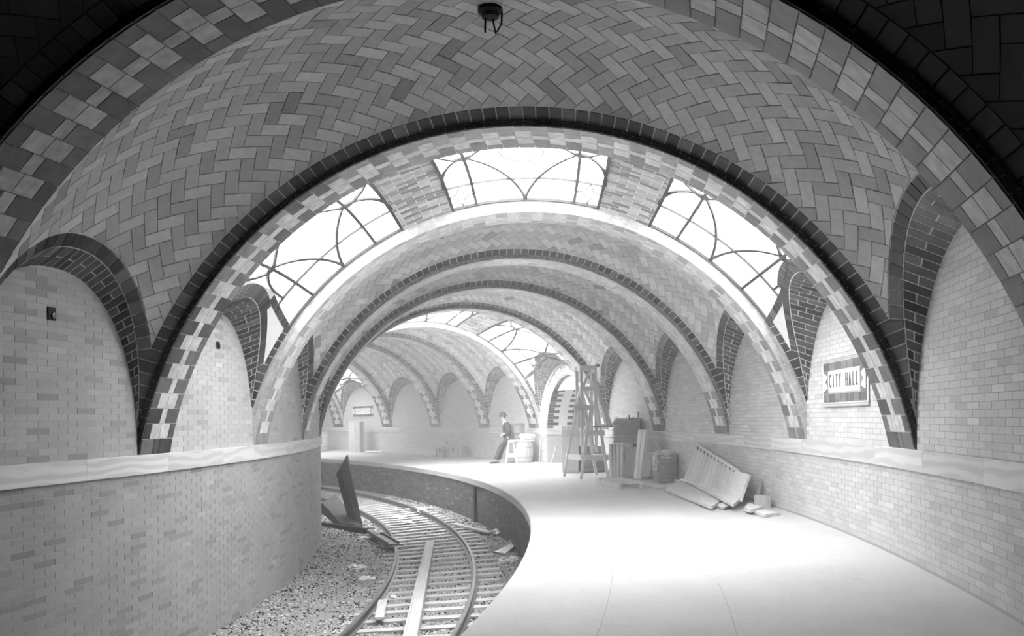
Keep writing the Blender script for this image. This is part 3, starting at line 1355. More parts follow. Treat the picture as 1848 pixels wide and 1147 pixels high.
def crate(name, label, c, size, yaw=0.0, tilt=None, g=.5, vertical=False, nb=4, batten=True, top=True, skip_front=False):
    """boarded box: every board a part"""
    th = Thing(name, label, 'crate', c)
    lx, ly, lz = size
    M = boxv(c, size, yaw, tilt)[2]
    e = .02
    r = random.Random(int(lx * 1000 + lz * 77))

    def add(nm, x0, x1, y0, y1, z0, z1, mat):
        V = [tuple(M @ Vector((x, y, z))) for z in (z0, z1) for x, y in ((x0, y0), (x1, y0), (x1, y1), (x0, y1))]
        return th.part(nm, V, BOXF, mat)
    add('body', -lx / 2 + e, lx / 2 - e, -ly / 2 + e, ly / 2 - e, 0.0, lz - e, wood(g * .55))
    for axis in (0, 1):
        for sg in (-1, 1):
            full = lx if axis == 0 else ly
            for i in range(nb):
                gg = r.choice((g, g * .92, g * 1.08))
                if vertical:
                    a0, a1, z0, z1 = -full / 2 + full * i / nb + .003, -full / 2 + full * (i + 1) / nb - .003, 0, lz
                else:
                    a0, a1, z0, z1 = -full / 2, full / 2, lz * i / nb + .003, lz * (i + 1) / nb - .003
                m = wood(round(gg, 2), 'z' if vertical else ('x' if axis == 0 else 'y'))
                if axis == 0:
                    y0, y1 = sorted((sg * (ly / 2 - e), sg * ly / 2))
                    add('board', a0, a1, y0, y1, z0, z1, m)
                else:
                    x0, x1 = sorted((sg * (lx / 2 - e), sg * lx / 2))
                    add('board', x0, x1, a0 + e, a1 - e, z0, z1, m)
            if batten:
                for zz in (lz * .08, lz * .88):
                    if axis == 0:
                        y0, y1 = sorted((sg * ly / 2, sg * (ly / 2 + .015)))
                        add('batten', -lx / 2, lx / 2, y0, y1, zz - .04, zz + .04, wood(round(g * 1.05, 2), 'x'))
    if top:
        for i in range(3):
            add('lid_board', -lx / 2, lx / 2, -ly / 2 + ly * i / 3 + .002, -ly / 2 + ly * (i + 1) / 3 - .002, lz, lz + .018, wood(round(g, 2), 'x'))
    return th, M


def lathe(profile, c, n=24, M=None):
    V, F = [], []
    for r, z in profile:
        for i in range(n):
            a = 2 * math.pi * i / n
            p = Vector((r * math.cos(a), r * math.sin(a), z))
            if M:
                p = M @ p
            V.append(tuple(p + Vector(c)))
    for j in range(len(profile) - 1):
        for i in range(n):
            a, b_ = j * n + i, j * n + (i + 1) % n
            F.append((a, b_, b_ + n, a + n))
    F.append(tuple(range(n))[::-1])
    F.append(tuple((len(profile) - 1) * n + i for i in range(n)))
    return V, F


def blob(c, size, seed, sub=3, rough=.35, scale=4.0):
    """crumpled lump resting on c"""
    import bmesh
    bm = bmesh.new()
    bmesh.ops.create_icosphere(bm, subdivisions=sub, radius=1)
    V = []
    for v in bm.verts:
        nn = noise.noise(Vector(v.co) * scale * .5 + Vector((seed * 7.1, 0, 0))) + .6 * noise.noise(Vector(v.co) * scale + Vector((0, seed * 3.3, 0)))
        p = v.co * (1 + rough * nn)
        V.append((c[0] + p.x * size[0], c[1] + p.y * size[1], c[2] + max(-0.92, p.z) * size[2] + size[2] * .92))
    F = [tuple(v.index for v in f.verts) for f in bm.faces]
    bm.free()
    return V, F


# ------------------------------------------------------------------ wall signs
def wall_sign(tc, label):
    c = P3(tc, WALL_U - .01, 1.74)
    th = Thing('wall_sign', label, 'sign', c)
    u = WALL_U - .012
    W = 2.05 / 48.8 / 2

    def slab(nm, t0, t1, z0, z1, du0, du1, mat, tone=None):
        # follows the curve of the wall
        ns_ = max(1, int((t1 - t0) / .004))
        V, F = [], []
        for i in range(ns_ + 1):
            t = t0 + (t1 - t0) * i / ns_
            V += [P3(t, u - du0, z0), P3(t, u - du1, z0), P3(t, u - du1, z1), P3(t, u - du0, z1)]
        for i in range(ns_):
            for e_ in range(4):
                p, q = i * 4 + e_, i * 4 + (e_ + 1) % 4
                F.append((p, q, q + 4, p + 4))
        F += [(3, 2, 1, 0), tuple(ns_ * 4 + e_ for e_ in range(4))]
        o = th.part(nm, V, F, mat)
        if tone is not None:
            a = o.data.attributes.new('tone', 'FLOAT', 'FACE')
            a.data.foreach_set('value', [tone] * len(o.data.polygons))
        return o
    m = 1 / 48.8
    slab('backing', tc - W, tc + W, 1.745, 2.435, 0, .012, M_PLASTER)
    for z0, z1 in ((1.745, 1.76), (1.775, 1.79), (2.41, 2.425), (2.385, 2.398)):
        slab('frame_strip', tc - W, tc + W, z0, z1, .012, .018, flat_mat('sign_strip', .42))
    n = 7
    tw = 2 * W * .955 / n
    for r0, r1 in ((1.81, 1.925), (2.26, 2.37)):
        for i in range(n):
            t0 = tc - W * .955 + tw * i
            slab('sign_tile', t0 + .006 * m, t0 + tw - .006 * m, r0, r1, .012, .02, M_GLAZE, rng.uniform(.10, .24))
    for e in (-1, 1):
        # end blocks with a pale swallow-tail
        t0, t1 = sorted((tc + e * W * .955, tc + e * W * .71))
        slab('sign_tile', t0, t1, 1.93, 2.255, .012, .018, M_GLAZE, .2)
        tm_ = (t0 + t1) / 2
        V = []
        hw = (t1 - t0) / 2
        tip = tm_ - e * hw * .8
        for uu in (u - .018, u - .026):
            V += [P3(tm_ + e * hw * .9, uu, 1.95), P3(tm_ + e * hw * .9, uu, 2.235), P3(tip, uu, 2.17), P3(tm_ + e * hw * .1, uu, 2.09), P3(tip, uu, 2.01)]
        th.part('swallow_tail', V, [(0, 1, 2, 3, 4), (9, 8, 7, 6, 5), (0, 5, 6, 1), (1, 6, 7, 2), (2, 7, 8, 3), (3, 8, 9, 4), (4, 9, 5, 0)], M_PLASTER)
    pn = slab('name_panel', tc - W * .70, tc + W * .70, 1.945, 2.245, .012, .026, flat_mat('white_panel', .85, rough=.6))
    for i, ch in enumerate('CITY HALL'):
        if ch == ' ':
            continue
        tt = tc + (4 - i) * .0031
        o = wall_letter(ch, tt, 2.095, u - .03, .27, .55, th.o, M_INK if tc > .2 else flat_mat('letter_dark', .14))
        o.data.transform(Matrix.Translation(-th.loc))
    return th


wall_sign(-.0638, 'mosaic name sign in tiled frame on right wall beside the nearest skylight')
wall_sign(.731, 'small distant mosaic name sign above the tall pale box on far wall')

# ------------------------------------------------------------------ fittings
V, F, M_ = boxv((0, 0, 0), (.12, .02, .13))


def outlet(t, z, w, h, label):
    c = P3(t, -WALL_U + .012, z)
    th = Thing('outlet_box', label, 'outlet box', c)
    r = RM - WALL_U
    V = []
    for uu in (-WALL_U + .002, -WALL_U + .016):
        V += [P3(t - w / 2 / r, uu, z), P3(t + w / 2 / r, uu, z), P3(t + w / 2 / r, uu, z + h), P3(t - w / 2 / r, uu, z + h)]
    th.part('plate', V, BOXF, flat_mat('black_iron', .012))
    c2 = Vector(P3(t + .012 / r, -WALL_U + .02, z + h * .35))
    ax = Vector((math.cos(t), math.sin(t), 0))
    R = ax.to_track_quat('Z', 'Y').to_matrix().to_4x4()
    V, F = lathe([(.012, 0), (.03, 0), (.03, .012), (.02, .014)], c2, 14, R)
    th.part('socket', V, F, flat_mat('dull_iron', .15, rough=.35, metal=.8))


outlet(-.1590, 2.672, .117, .13, 'square black outlet box on the left wall nearest the camera')
outlet(-.0614, 2.674, .10, .10, 'small outlet box on left wall under the nearest skylight')

t_l = BAYS[1].tm + .05 * BAYS[1].hb
lc = P3(t_l, .118, ZC + BAYS[1].rho(.05) - .018)
th = Thing('ceiling_lamp_fitting', 'black iron lamp fitting with loose wires at crown of the vault', 'lamp fitting', lc)
M_IRON = flat_mat('black_iron', .012)
V, F = lathe([(.02, .012), (.115, .012), (.118, -.03), (.085, -.05), (.08, -.085), (.03, -.09)], lc, 24)
th.part('rose', V, F, M_IRON, smooth=False)
for p0, p1, p2 in (((-.045, 0, -.08), (-.05, 0, -.16), (-.05, 0, -.225)), ((.02, .02, -.08), (.035, .02, -.16), (.05, .02, -.23)), ((.11, -.01, -.04), (.105, -.01, -.15), (.06, -.01, -.225))):
    V, F = [], []
    pp = [Vector(p0) + Vector(lc), Vector(p1) + Vector(lc), Vector(p2) + Vector(lc)]
    for p in pp:
        for i in range(6):
            a = math.pi / 3 * i
            V.append((p.x + .009 * math.cos(a), p.y + .009 * math.sin(a), p.z))
    for j in range(2):
        for i in range(6):
            a, c = j * 6 + i, j * 6 + (i + 1) % 6
            F.append((a, c, c + 6, a + 6))
    F += [tuple(range(6)), tuple(range(12, 18))]
    th.part('wire', V, F, M_IRON)

# ------------------------------------------------------------------ track
RAIL = {-1: (-2.60, -1.365), 1: (-0.97, -1.275)}


def bed_z(u):
    pts = [(-4.5, -1.33), (-3.9, -1.36), (-3.3, -1.49), (-2.6, -1.525), (-1.8, -1.50), (-.97, -1.44), (-.4, -1.42), (.2, -1.38)]
    return float(np.interp(u, [p[0] for p in pts], [p[1] for p in pts]))


def tie_top(u):
    return -1.365 - .13 + (u + 2.60) * (.09 / 1.63)


TR0, TR1 = T[0], T[11]
track = Thing('railway_track', 'curved railway track of two steel rails on wooden ties beside the platform', 'railway track', P3(0, -1.8, -1.5))
prof = [(-.065, 0), (.065, 0), (.065, .012), (.012, .03), (.012, .095), (.035, .105), (.035, .132), (.028, .138), (-.028, .138), (-.035, .132), (-.035, .105), (-.012, .095), (-.012, .03), (-.065, .012)]
M_RAIL = flat_mat('rail_steel', .14, rough=.45, metal=.4, scale=4, amt=.2)
for sg, (u, zt) in RAIL.items():
    V, F = [], []
    nseg, m_ = 220, len(prof)
    for i in range(nseg + 1):
        t = TR0 + (TR1 - TR0) * i / nseg
        for x, z in prof:
            V.append(P3(t, u + x, zt - .138 + z))
    for i in range(nseg):
        for e in range(m_):
            a, c = i * m_ + e, i * m_ + (e + 1) % m_
            F.append((a, c, c + m_, a + m_))
    F += [tuple(range(m_))[::-1], tuple(nseg * m_ + e for e in range(m_))]
    track.part('rail', V, F, M_RAIL)
rt = random.Random(3)
nt_ = int((TR1 - TR0) * (RM - 1.8) / .60)
for i in range(nt_):
    t = TR0 + (TR1 - TR0) * (i + .5) / nt_ + rt.uniform(-.0008, .0008)
    if not -0.16 < t < 0.62:
        continue
    u0, u1 = -3.10 + rt.uniform(-.12, .1), -.44 + rt.uniform(-.06, .06)
    V = []
    hw = .105 / RM
    dz = rt.uniform(-.012, .004)
    for z in (-.17, 0):
        for u, s in ((u0, -1), (u1, -1), (u1, 1), (u0, 1)):
            V.append(P3(t + s * hw * (RM / (RM + u)), u, tie_top(u) + z + dz))
    track.part('tie', V, BOXF, wood(rt.choice((.40, .46, .52)), 'x'))

# guard timber between the rails
g0, g1 = Vector(P3(.158, -1.755, -1.385)), Vector(P3(-.105, -1.36, -1.36))
V, F = beamv(g0, g1, .20, .13)
gt = Thing('guard_timber', 'long weathered guard timber lying between the rails', 'timber', tuple((g0 + g1) / 2 - Vector((0, 0, .065))))
gt.part('beam', V, F, wood(.48, 'y'))
for s in (-1, 1):
    off = Vector((s * .08, 0, .072))
    V, F = beamv(g0 + off, g1 + off, .03, .016)
    gt.part('edge_strip', V, F, wood(.5, 'y'))

# ballast
V, F = grid(lambda i, j: P3(TA + (TB - TA) * i, -4.45 + 4.6 * j, bed_z(-4.45 + 4.6 * j) + .03 * noise.noise(Vector((i * 300, j * 14, 0)))), 320, 26)
nbase = len(V)
rb = np.random.RandomState(5)
ns = 30000
tt = -0.13 + 0.62 * rb.rand(ns) ** 1.7
uu = -4.38 + 4.45 * rb.rand(ns)
rad = .011 + .019 * rb.rand(ns) ** 2 + .006 * (tt > .2)
BV, BF, BT = list(V), list(F), [.26] * len(F)
octv = np.array([(1, 0, 0), (-1, 0, 0), (0, 1, 0), (0, -1, 0), (0, 0, 1), (0, 0, -1)], float)
octf = [(0, 2, 4), (2, 1, 4), (1, 3, 4), (3, 0, 4), (2, 0, 5), (1, 2, 5), (3, 1, 5), (0, 3, 5)]
for i in range(ns):
    p = P3(tt[i], uu[i], bed_z(uu[i]) + .004)
    q = octv * rad[i] * (0.6 + .8 * rb.rand(6, 1))
    a = rb.rand() * 6.28
    ca, sa = math.cos(a), math.sin(a)
    o = len(BV)
    for x, y, z in q:
        BV.append((p[0] + x * ca - y * sa, p[1] + x * sa + y * ca, p[2] + z * .8))
    BF.extend((a_ + o, b_ + o, c_ + o) for a_, b_, c_ in octf)
    BT.extend([float(rb.choice((.07, .36, .5, .64, .05)))] * 8)
bal = mesh('ballast', BV, BF, tone_mat('ballast_stone', rough=.95, scale=40, amt=.35), tone=BT)
tag(bal, 'loose crushed stone ballast around the track ties', 'ballast', kind='stuff')

# ------------------------------------------------------------------ timbers and scraps in the track pit
M_DKT = flat_mat('dark_timber', .04, rough=.7, scale=3, amt=.3, stretch=(6, 6, .5))
M_DKT2 = flat_mat('dark_timber_face', .065, rough=.7, scale=3, amt=.3, stretch=(6, 6, .5))
# upright wedge-cut channel
th = Thing('dark_steel_channel', 'dark channel beam standing upright and leaning beside the track', 'beam', (-4.45, 26.0, -1.42))
a0, a1 = Vector((-4.30, 25.95, -1.42)), Vector((-4.72, 26.02, .64))
b0, b1 = Vector((-4.42, 25.88, -1.36)), Vector((-4.88, 25.9, .29))
dep_ = Vector((.03, .05, 0))
V = [a0, b0 + Vector((-.02, 0, 0)), b0 + dep_, a0 + dep_, a1, b1, b1 + dep_, a1 + dep_]
th.part('web', V, BOXF, M_DKT2)
c0, c1 = Vector((-4.66, 26.05, -1.36)), Vector((-5.04, 26.1, .10))
th.part('flange', [b0, c0, c0 + dep_, b0 + dep_, b1, c1, c1 + dep_, b1 + dep_], BOXF, M_DKT)
for i in range(3):
    k_ = .2 + .28 * i
    p = b0.lerp(b1, k_).lerp(c0.lerp(c1, k_), .5)
    V, F = beamv(p, p + Vector((.03, -.05, -.12)), .04, .03)
    th.part('cleat', V, F, M_DKT)
V = [(-5.55, 26.3, -1.0), (-4.85, 25.6, -1.40), (-4.25, 25.75, -1.42), (-5.2, 26.9, -1.0),
     (-5.50, 26.3, -.72), (-4.85, 25.6, -1.24), (-4.25, 25.75, -1.36), (-5.22, 26.9, -.55)]
single('dark_timber', V, BOXF, M_DKT2, 'broad dark plank lying tilted below the upright channel', 'plank')
V, F = beamv((-6.1, 26.45, -1.30), (-3.92, 24.40, -1.33), .10, .15)
single('dark_timber', V, F, M_DKT, 'long dark square timber on the ballast next to left wall', 'timber')
th = Thing('steel_channel', 'short grey steel channel lying across the near rail', 'beam', (-3.4, 23.3, -1.40))
V, F = beamv((-3.95, 24.95, -1.37), (-2.86, 21.75, -1.34), .26, .03)
th.part('web', V, F, flat_mat('grey_steel', .2, rough=.5))
for s in (-1, 1):
    o = Vector((s * .125, s * .04, .03))
    V, F = beamv(Vector((-3.95, 24.95, -1.37)) + o, Vector((-2.86, 21.75, -1.34)) + o, .03, .08)
    th.part('flange', V, F, flat_mat('grey_steel_dark', .12, rough=.5))
V, F = beamv((-1.66, 26.0, -1.36), (-.62, 23.75, -1.33), .17, .05)
single('plank', V, F, wood(.5, 'y'), 'pale plank lying outside the right rail under platform edge', 'plank')
V, F = beamv((-2.20, 15.3, -1.40), (-2.06, 13.95, -1.40), .14, .045)
single('plank', V, F, wood(.55, 'y'), 'short pale plank between the rails nearest the camera', 'plank')
V, F = beamv((-2.75, 32.6, -1.31), (-1.95, 31.2, -1.31), .3, .1)
single('plank', V, F, wood(.38, 'y'), 'thick grey board at foot of the platform wall', 'plank')
V, F = beamv((-3.6, 30.6, -1.37), (-2.7, 30.9, -1.37), .28, .04)
single('plank', V, F, wood(.55, 'x'), 'flat pale board lying outside the far rail', 'plank')
# bent metal sheet
V = [(-.42, 20.7, -1.38), (-.18, 20.3, -1.40), (.36, 22.6, -1.30), (.18, 22.75, -1.18), (-.40, 20.72, -1.37), (-.17, 20.32, -1.36), (.37, 22.6, -1.24), (.19, 22.76, -1.15)]
single('metal_sheet', V, BOXF, flat_mat('tin', .5, rough=.35, metal=.5), 'crumpled strip of metal sheet leaning at platform wall', 'metal sheet')
M_PAPER = flat_mat('paper', .8, rough=.8)
scr = [((-3.27, 18.95), (.16, .14, .05), 'crumpled white paper on ballast left of the ties'),
       ((-2.9, 17.98), (.14, .12, .03), 'flat grey paper scrap beside the tie ends'),
       ((-.22, 19.4), (.10, .12, .05), 'small crumpled paper outside the right rail'),
       ((.0, 19.36), (.10, .14, .05), 'torn paper lying right under platform edge'),
       ((-2.1, 15.95), (.05, .05, .03), 'tiny paper ball between rails near the plank'),
       ((-.33, 23.8), (.16, .25, .07), 'heap of torn paper and rags at platform wall'),
       ((-3.95, 24.2), (.22, .2, .03), 'white paper strip under the dark square timber'),
       ((-3.55, 23.9), (.12, .14, .06), 'white paper lump on the grey steel channel'),
       ((-3.15, 22.4), (.07, .12, .06), 'white paper scrap between channel and rail'),
       ((-3.12, 27.2), (.16, .2, .03), 'white paper patch inside rail behind upright channel'),
       ((-2.95, 29.6), (.12, .2, .08), 'curled paper standing against the far rail'),
       ((-3.6, 28.9), (.2, .35, .02), 'flat paper sheet lying on the ties between rails')]
for (x, y), sz, lb in scr:
    u = math.hypot(x - CX, y - CY) - RM
    z = max(bed_z(u), tie_top(u) if -3.1 < u < -.5 else -9)
    if 'on the grey steel' in lb:
        z = -1.36
    V, F = blob((x, y, z - .005), sz, len(lb), 3, 1.1, 6)
    single('paper_scrap', V, F, M_PAPER, lb, 'paper', 'paper scraps in the track pit')
# drain pipe on the platform face
pp = P3(.2544, EDGE_U + .04, -1.42)
V, F = lathe([(.05, 0), (.05, 1.06)], pp, 12)
V2, F2 = lathe([(.065, .98), (.065, 1.06)], pp, 12)
th = Thing('drain_pipe', 'dark vertical drain pipe on brick face below platform edge', 'pipe', pp)
th.part('pipe', V, F, M_DKT)
th.part('collar', V2, F2, M_DKT)

# ------------------------------------------------------------------ scaffold tower
SW = .76
sc = Thing('scaffold_tower', 'tall timber scaffold tower with splayed trestle legs and narrow top', 'scaffold', (2.1, 25.75, -.05))


def sb(nm, p0, p1, w=.07, h=.07, g=SW, ax='z'):
    V, F = beamv(p0, p1, w, h)
    return sc.part(nm, V, F, wood(g, ax))


feet = {'nl': Vector((1.874, 25.09, -.053)), 'nr': Vector((2.62, 25.15, -.035)), 'fl': Vector((1.49, 26.40, -.055)), 'fr': Vector((2.42, 26.40, -.03))}
tops = {'nl': Vector((2.21, 25.45, 1.95)), 'nr': Vector((2.38, 25.5, 1.95)), 'fl': Vector((1.84, 25.95, 1.95)), 'fr': Vector((2.05, 26.0, 1.95))}


def on_leg(k, z):
    a, c = feet[k], tops[k]
    return a.lerp(c, (z - a.z) / (c.z - a.z))


for k_ in feet:
    sb('leg', feet[k_], tops[k_], .075, .095, SW * (.9 if k_[0] == 'f' else 1))
for a, c, z in (('fl', 'nl', .52), ('nl', 'nr', .52), ('fr', 'nr', .52), ('fl', 'fr', 1.15), ('nl', 'nr', 1.2)):
    d_ = (on_leg(c, z) - on_leg(a, z)).normalized() * .10
    sb('rail', on_leg(a, z) - d_, on_leg(c, z) + d_, .04, .15, SW, 'x')
sb('block', (1.74, 25.5, 1.92), (2.27, 25.36, 1.90), .12, .15, .6, 'x')
sb('block', (1.78, 26.0, 1.92), (2.30, 25.95, 1.92), .09, .10, .4, 'x')
posts = [(1.95, 25.5), (2.34, 25.5), (1.86, 26.05), (2.27, 26.1)]
for x, y in posts:
    sb('post', (x, y, .65), (x, y, 3.07), .085, .085, SW)
for a, c, z in ((0, 1, 3.02), (2, 3, 3.0), (0, 2, 3.0), (1, 3, 3.04), (0, 1, 2.43), (2, 3, 2.45)):
    sb('rail', (*posts[a], z), (*posts[c], z), .045, .12, SW, 'x')
for (p0, p1) in (((1.93, 25.45, 2.30), (2.17, 25.45, 2.97)), ((2.17, 25.47, 2.97), (2.30, 25.47, 2.45)),
                 ((1.86, 26.0, 2.1), (1.96, 25.5, 2.6)), ((2.05, 25.95, 2.45), (2.25, 26.05, 2.0)), ((1.98, 25.5, 1.85), (2.3, 25.5, .75)),
                 ((2.3, 25.75, 1.8), (1.95, 25.6, 1.1))):
    sb('brace', p0, p1, .045, .07, SW * .9)
sb('brace', (2.36, 25.55, 2.55), (2.76, 25.6, 1.40), .05, .10, SW * .85)
sb('brace', (2.42, 25.6, 1.8), (2.58, 25.9, .5), .05, .10, SW * .85)
sb('plank', (2.24, 25.4, 1.37), (2.78, 25.45, 1.38), .25, .06, .45, 'x')
V, F = lathe([(.02, 0), (.055, 0), (.055, .08), (.02, .08)], (2.40, 25.45, 3.03), 12)
sc.part('pulley', V, F, wood(.3))

# ------------------------------------------------------------------ crates and boards near the scaffold
crate('tall_box', 'tall narrow pale box standing behind the scaffold legs', (1.78, 27.9, -.03), (.50, .30, 1.40), yaw=-.15, g=.78, vertical=True, nb=3)
crate('low_crate', 'low dark wooden box behind scaffold beside the tall pale box', (2.42, 27.75, -.02), (.70, .55, .76), yaw=.1, g=.34, nb=4)
thB, MB_ = crate('packing_crate', 'upright pale crate with painted shipping marks under the straw box', (3.0, 25.27, -.02), (.36, .60, .90), yaw=.56, g=.72, vertical=True, nb=4)
for i, tx in enumerate(('SRA', 'X600', '1-560', '4-75', 'AS1')):
    me = letter_mesh(tx, .115, .001)
    me.transform(MB_ @ Matrix.Translation((0, -.302, .70 - i * .088)) @ Matrix.Rotation(math.pi / 2, 4, 'X'))
    me.transform(Matrix.Translation(-thB.loc))
    link('marking', me, flat_mat('stencil_ink', .08), thB.o)
crate('support_crate', 'weathered crate hidden behind the leaning box supporting straw box', (3.40, 25.62, -.02), (.42, .5, .90), yaw=.1, g=.42, nb=4)
thA, MA_ = crate('straw_box', 'grey open wooden box on top of the pile with straw sticking out', (3.22, 25.5, .922), (.68, .62, .64), yaw=-.12, g=.40, nb=3, batten=False, top=False)
r_ = random.Random(12)
V, F = [], []
for i in range(420):
    if i % 3:
        p = MA_ @ Vector((r_.uniform(-.33, .33), r_.uniform(-.3, .3), .62))
        d_ = Vector((r_.uniform(-1, 1), r_.uniform(-1, 1), r_.uniform(0, .7))).normalized() * r_.uniform(.05, .12)
    else:
        p = MA_ @ Vector((-.345, r_.uniform(-.3, .3), r_.uniform(.0, .62)))
        d_ = Vector((r_.uniform(-1, -.1), r_.uniform(-.6, .6), r_.uniform(-1, .4))).normalized() * r_.uniform(.05, .11)
    v, f = beamv(p, p + d_, .006, .006)
    o = len(V)
    V += v
    F += [tuple(q + o for q in x) for x in f]
st_ = thA.part('straw', V, F, flat_mat('straw', .42, rough=.9))
st_['kind'] = 'stuff'
me = letter_mesh('LAST', .09, .001)
me.transform(MA_ @ Matrix.Translation((-.12, -.312, .50)) @ Matrix.Rotation(math.pi / 2, 4, 'X') @ Matrix.Rotation(.3, 4, 'Z'))
me.transform(Matrix.Translation(-thA.loc))
link('marking', me, flat_mat('stencil_ink', .08), thA.o)
for i, (x, y, h, w) in enumerate(((.05, .15, .32, .05), (.16, .12, .24, .14), (.30, .1, .40, .045))):
    v, f, _ = boxv(MA_ @ Vector((x, y, .45)), (w, .03, h), -.12)
    thA.part('upright_slat', v, f, wood(.32 if w < .1 else .5))
thC, MC_ = crate('leaning_crate', 'long narrow crate leaning against wall beside the marked crate', (3.36, 24.0, .0), (.20, .46, 1.27), yaw=.30, tilt=(.115, 'Y'), g=.62, vertical=True, nb=2, batten=True)
V, F = beamv((3.18, 24.35, .05), (3.16, 24.45, .82), .3, .05)
single('board', V, F, wood(.45, 'z'), 'grey board propped behind leaning narrow crate', 'board')
thD, MD_ = crate('excelsior_box', 'dark box stuffed with pale wood wool standing at the wall', (3.80, 22.80, -.01), (.46, .40, .70), yaw=.18, g=.33, nb=3, batten=True, top=False)
V, F = blob(tuple(MD_ @ Vector((0, 0, .56))), (.27, .24, .13), 4, 4, .35, 6)
thD.part('wood_wool', V, F, flat_mat('wood_wool', .66, rough=.9, scale=50, amt=.25))
V, F = blob(tuple(MD_ @ Vector((-.25, -.05, .3))), (.07, .16, .22), 9, 4, .5, 6)
thD.part('wood_wool', V, F, flat_mat('wood_wool', .66, rough=.9, scale=50, amt=.25))
V, F = beamv((3.42, 23.6, .1), (3.52, 23.7, .72), .26, .06)
single('board', V, F, wood(.55, 'z'), 'short pale board between leaning crate and dark box', 'board')
for (c, sz, sd, lb) in (((4.05, 21.9, -.01), (.16, .2, .07), 2, 'crumpled pale rag on floor beside the dark box'), ((3.86, 21.5, -.015), (.10, .14, .04), 6, 'small heap of wrapping paper at end of the planks')):
    V, F = blob(c, sz, sd, 3, .5, 5)
    single('rag', V, F, M_PAPER, lb, 'rag')
# slatted rack on the floor
rk = Thing('slatted_rack', 'low slatted wooden rack lying flat before the crates', 'rack', (2.75, 22.3, -.05))
o_, e1, e2 = Vector((2.52, 21.4, -.05)), Vector((-.17, .985, .004)), Vector((.985, .17, .025))
for k_, L in ((0, 2.0), (.50, 1.9)):
    V, F = beamv(o_ + e2 * k_ + Vector((0, 0, .055)), o_ + e2 * k_ + e1 * L + Vector((0, 0, .055)), .07, .11)
    rk.part('runner', V, F, wood(.6, 'y'))
for i in range(7):
    p = o_ + e1 * (.05 + .3 * i) + Vector((0, 0, .125))
    V, F = beamv(p - e2 * .03, p + e2 * .58, .13, .03)
    rk.part('slat', V, F, wood(.66, 'x'))

# boarded panel leaning on the wall
A = [Vector((3.93, 20.95, .16)), Vector((4.20, 17.25, .10)), Vector((4.44, 17.83, .54)), Vector((4.28, 21.10, .975))]
pn = Thing('boarded_panel', 'large boarded panel leaning askew against the right wall', 'panel', (4.2, 19.2, 0))
nrm = (A[1] - A[0]).cross(A[3] - A[0]).normalized()
if nrm.x > 0:
    nrm = -nrm
nb_ = 12
for i in range(nb_):
    s0, s1 = i / nb_ + .002, (i + 1) / nb_ - .002
    q = [A[0].lerp(A[1], s0), A[0].lerp(A[1], s1), A[3].lerp(A[2], s1), A[3].lerp(A[2], s0)]
    pn.part('board', q + [x + nrm * .025 for x in q], BOXF, wood((.55, .6, .58, .52)[i % 4], 'z'))
for a, c, s_ in ((3, 2, 1), (0, 1, -1)):
    V, F = beamv(A[a] + nrm * .045, A[c] + nrm * .045, .05, .04, nrm)
    pn.part('edge_batten', V, F, wood(.66, 'y'))
for i in range(11):
    p = A[3].lerp(A[2], (i + .6) / 11.5) + nrm * .04 + Vector((0, 0, -.05))
    V, F = beamv(p, p + Vector((0, -.08, -.06)), .05, .03)
    pn.part('cleat', V, F, wood(.06, 'y'))  # cleats in near-black wood, their cast shadows put into the colour
q = [Vector((4.08, 17.10, .10)), Vector((4.08, 16.30, .09)), Vector((4.38, 16.80, .53)), Vector((4.34, 17.72, .545))]
nr2 = Vector((-.8, -.1, .45)).normalized()
single('board', q + [x + nr2 * .05 for x in q], BOXF, wood(.62, 'z'), 'short broad board leaning over the right end of the panel', 'board')
V, F = beamv((4.46, 16.80, .0), (4.56, 16.85, .44), .07, .03)
single('stake', V, F, wood(.35), 'thin dark stake propped on wall right of the panel', 'stake')
V, F, _ = boxv((4.44, 16.28, -.005), (.12, .36, .21), .25)
single('wood_block', V, F, wood(.52), 'upright wooden block at the wall below the stake', 'block')


def slabq(pts, h):
    p = [Vector(x) for x in pts]
    return [x - Vector((0, 0, h)) for x in p] + p


V = slabq([(3.38, 20.25, .04), (3.47, 16.0, .055), (3.95, 17.2, .06), (4.05, 22.1, .11)], .06)
single('plank', V, BOXF, wood(.60, 'y'), 'widest pale plank lying in front of the leaning panel', 'plank')
V = slabq([(4.00, 21.1, .18), (3.76, 15.6, .125), (4.23, 16.85, .145), (4.14, 21.3, .20)], .055)
single('plank', V, BOXF, wood(.62, 'y'), 'second plank overlapping behind the widest plank', 'plank')
V = slabq([(3.70, 16.7, .02), (3.68, 16.05, .02), (3.93, 16.35, .07), (3.93, 16.8, .07)], .035)
single('offcut', V, BOXF, wood(.6, 'y'), 'small pointed offcut between the two long planks', 'offcut')
V = slabq([(3.92, 15.5, .075), (3.92, 15.12, .075), (4.23, 15.5, .085), (4.17, 16.2, .09)], .055)
single('offcut', V, BOXF, wood(.58, 'y'), 'thick offcut at right end of the planks', 'offcut')
V = slabq([(4.02, 15.32, .04), (4.06, 14.72, .04), (4.37, 14.95, .04), (4.25, 15.55, .04)], .05)
single('offcut', V, BOXF, wood(.64, 'y'), 'square pale slab lying nearest the camera of the lumber', 'offcut')
V, F = beamv((3.0, 22.6, -.02), (3.55, 21.2, -.015), .3, .03)
single('plank', V, F, wood(.6, 'y'), 'thin flat board on floor right of slatted rack', 'plank')

# ------------------------------------------------------------------ far end of the platform
crate('tall_case', 'tall pale packing case standing at far wall under the sign', (-8.02, 47.15, -.03), (.72, .42, 1.57), yaw=-.5, g=.68, vertical=True, nb=2, batten=False)


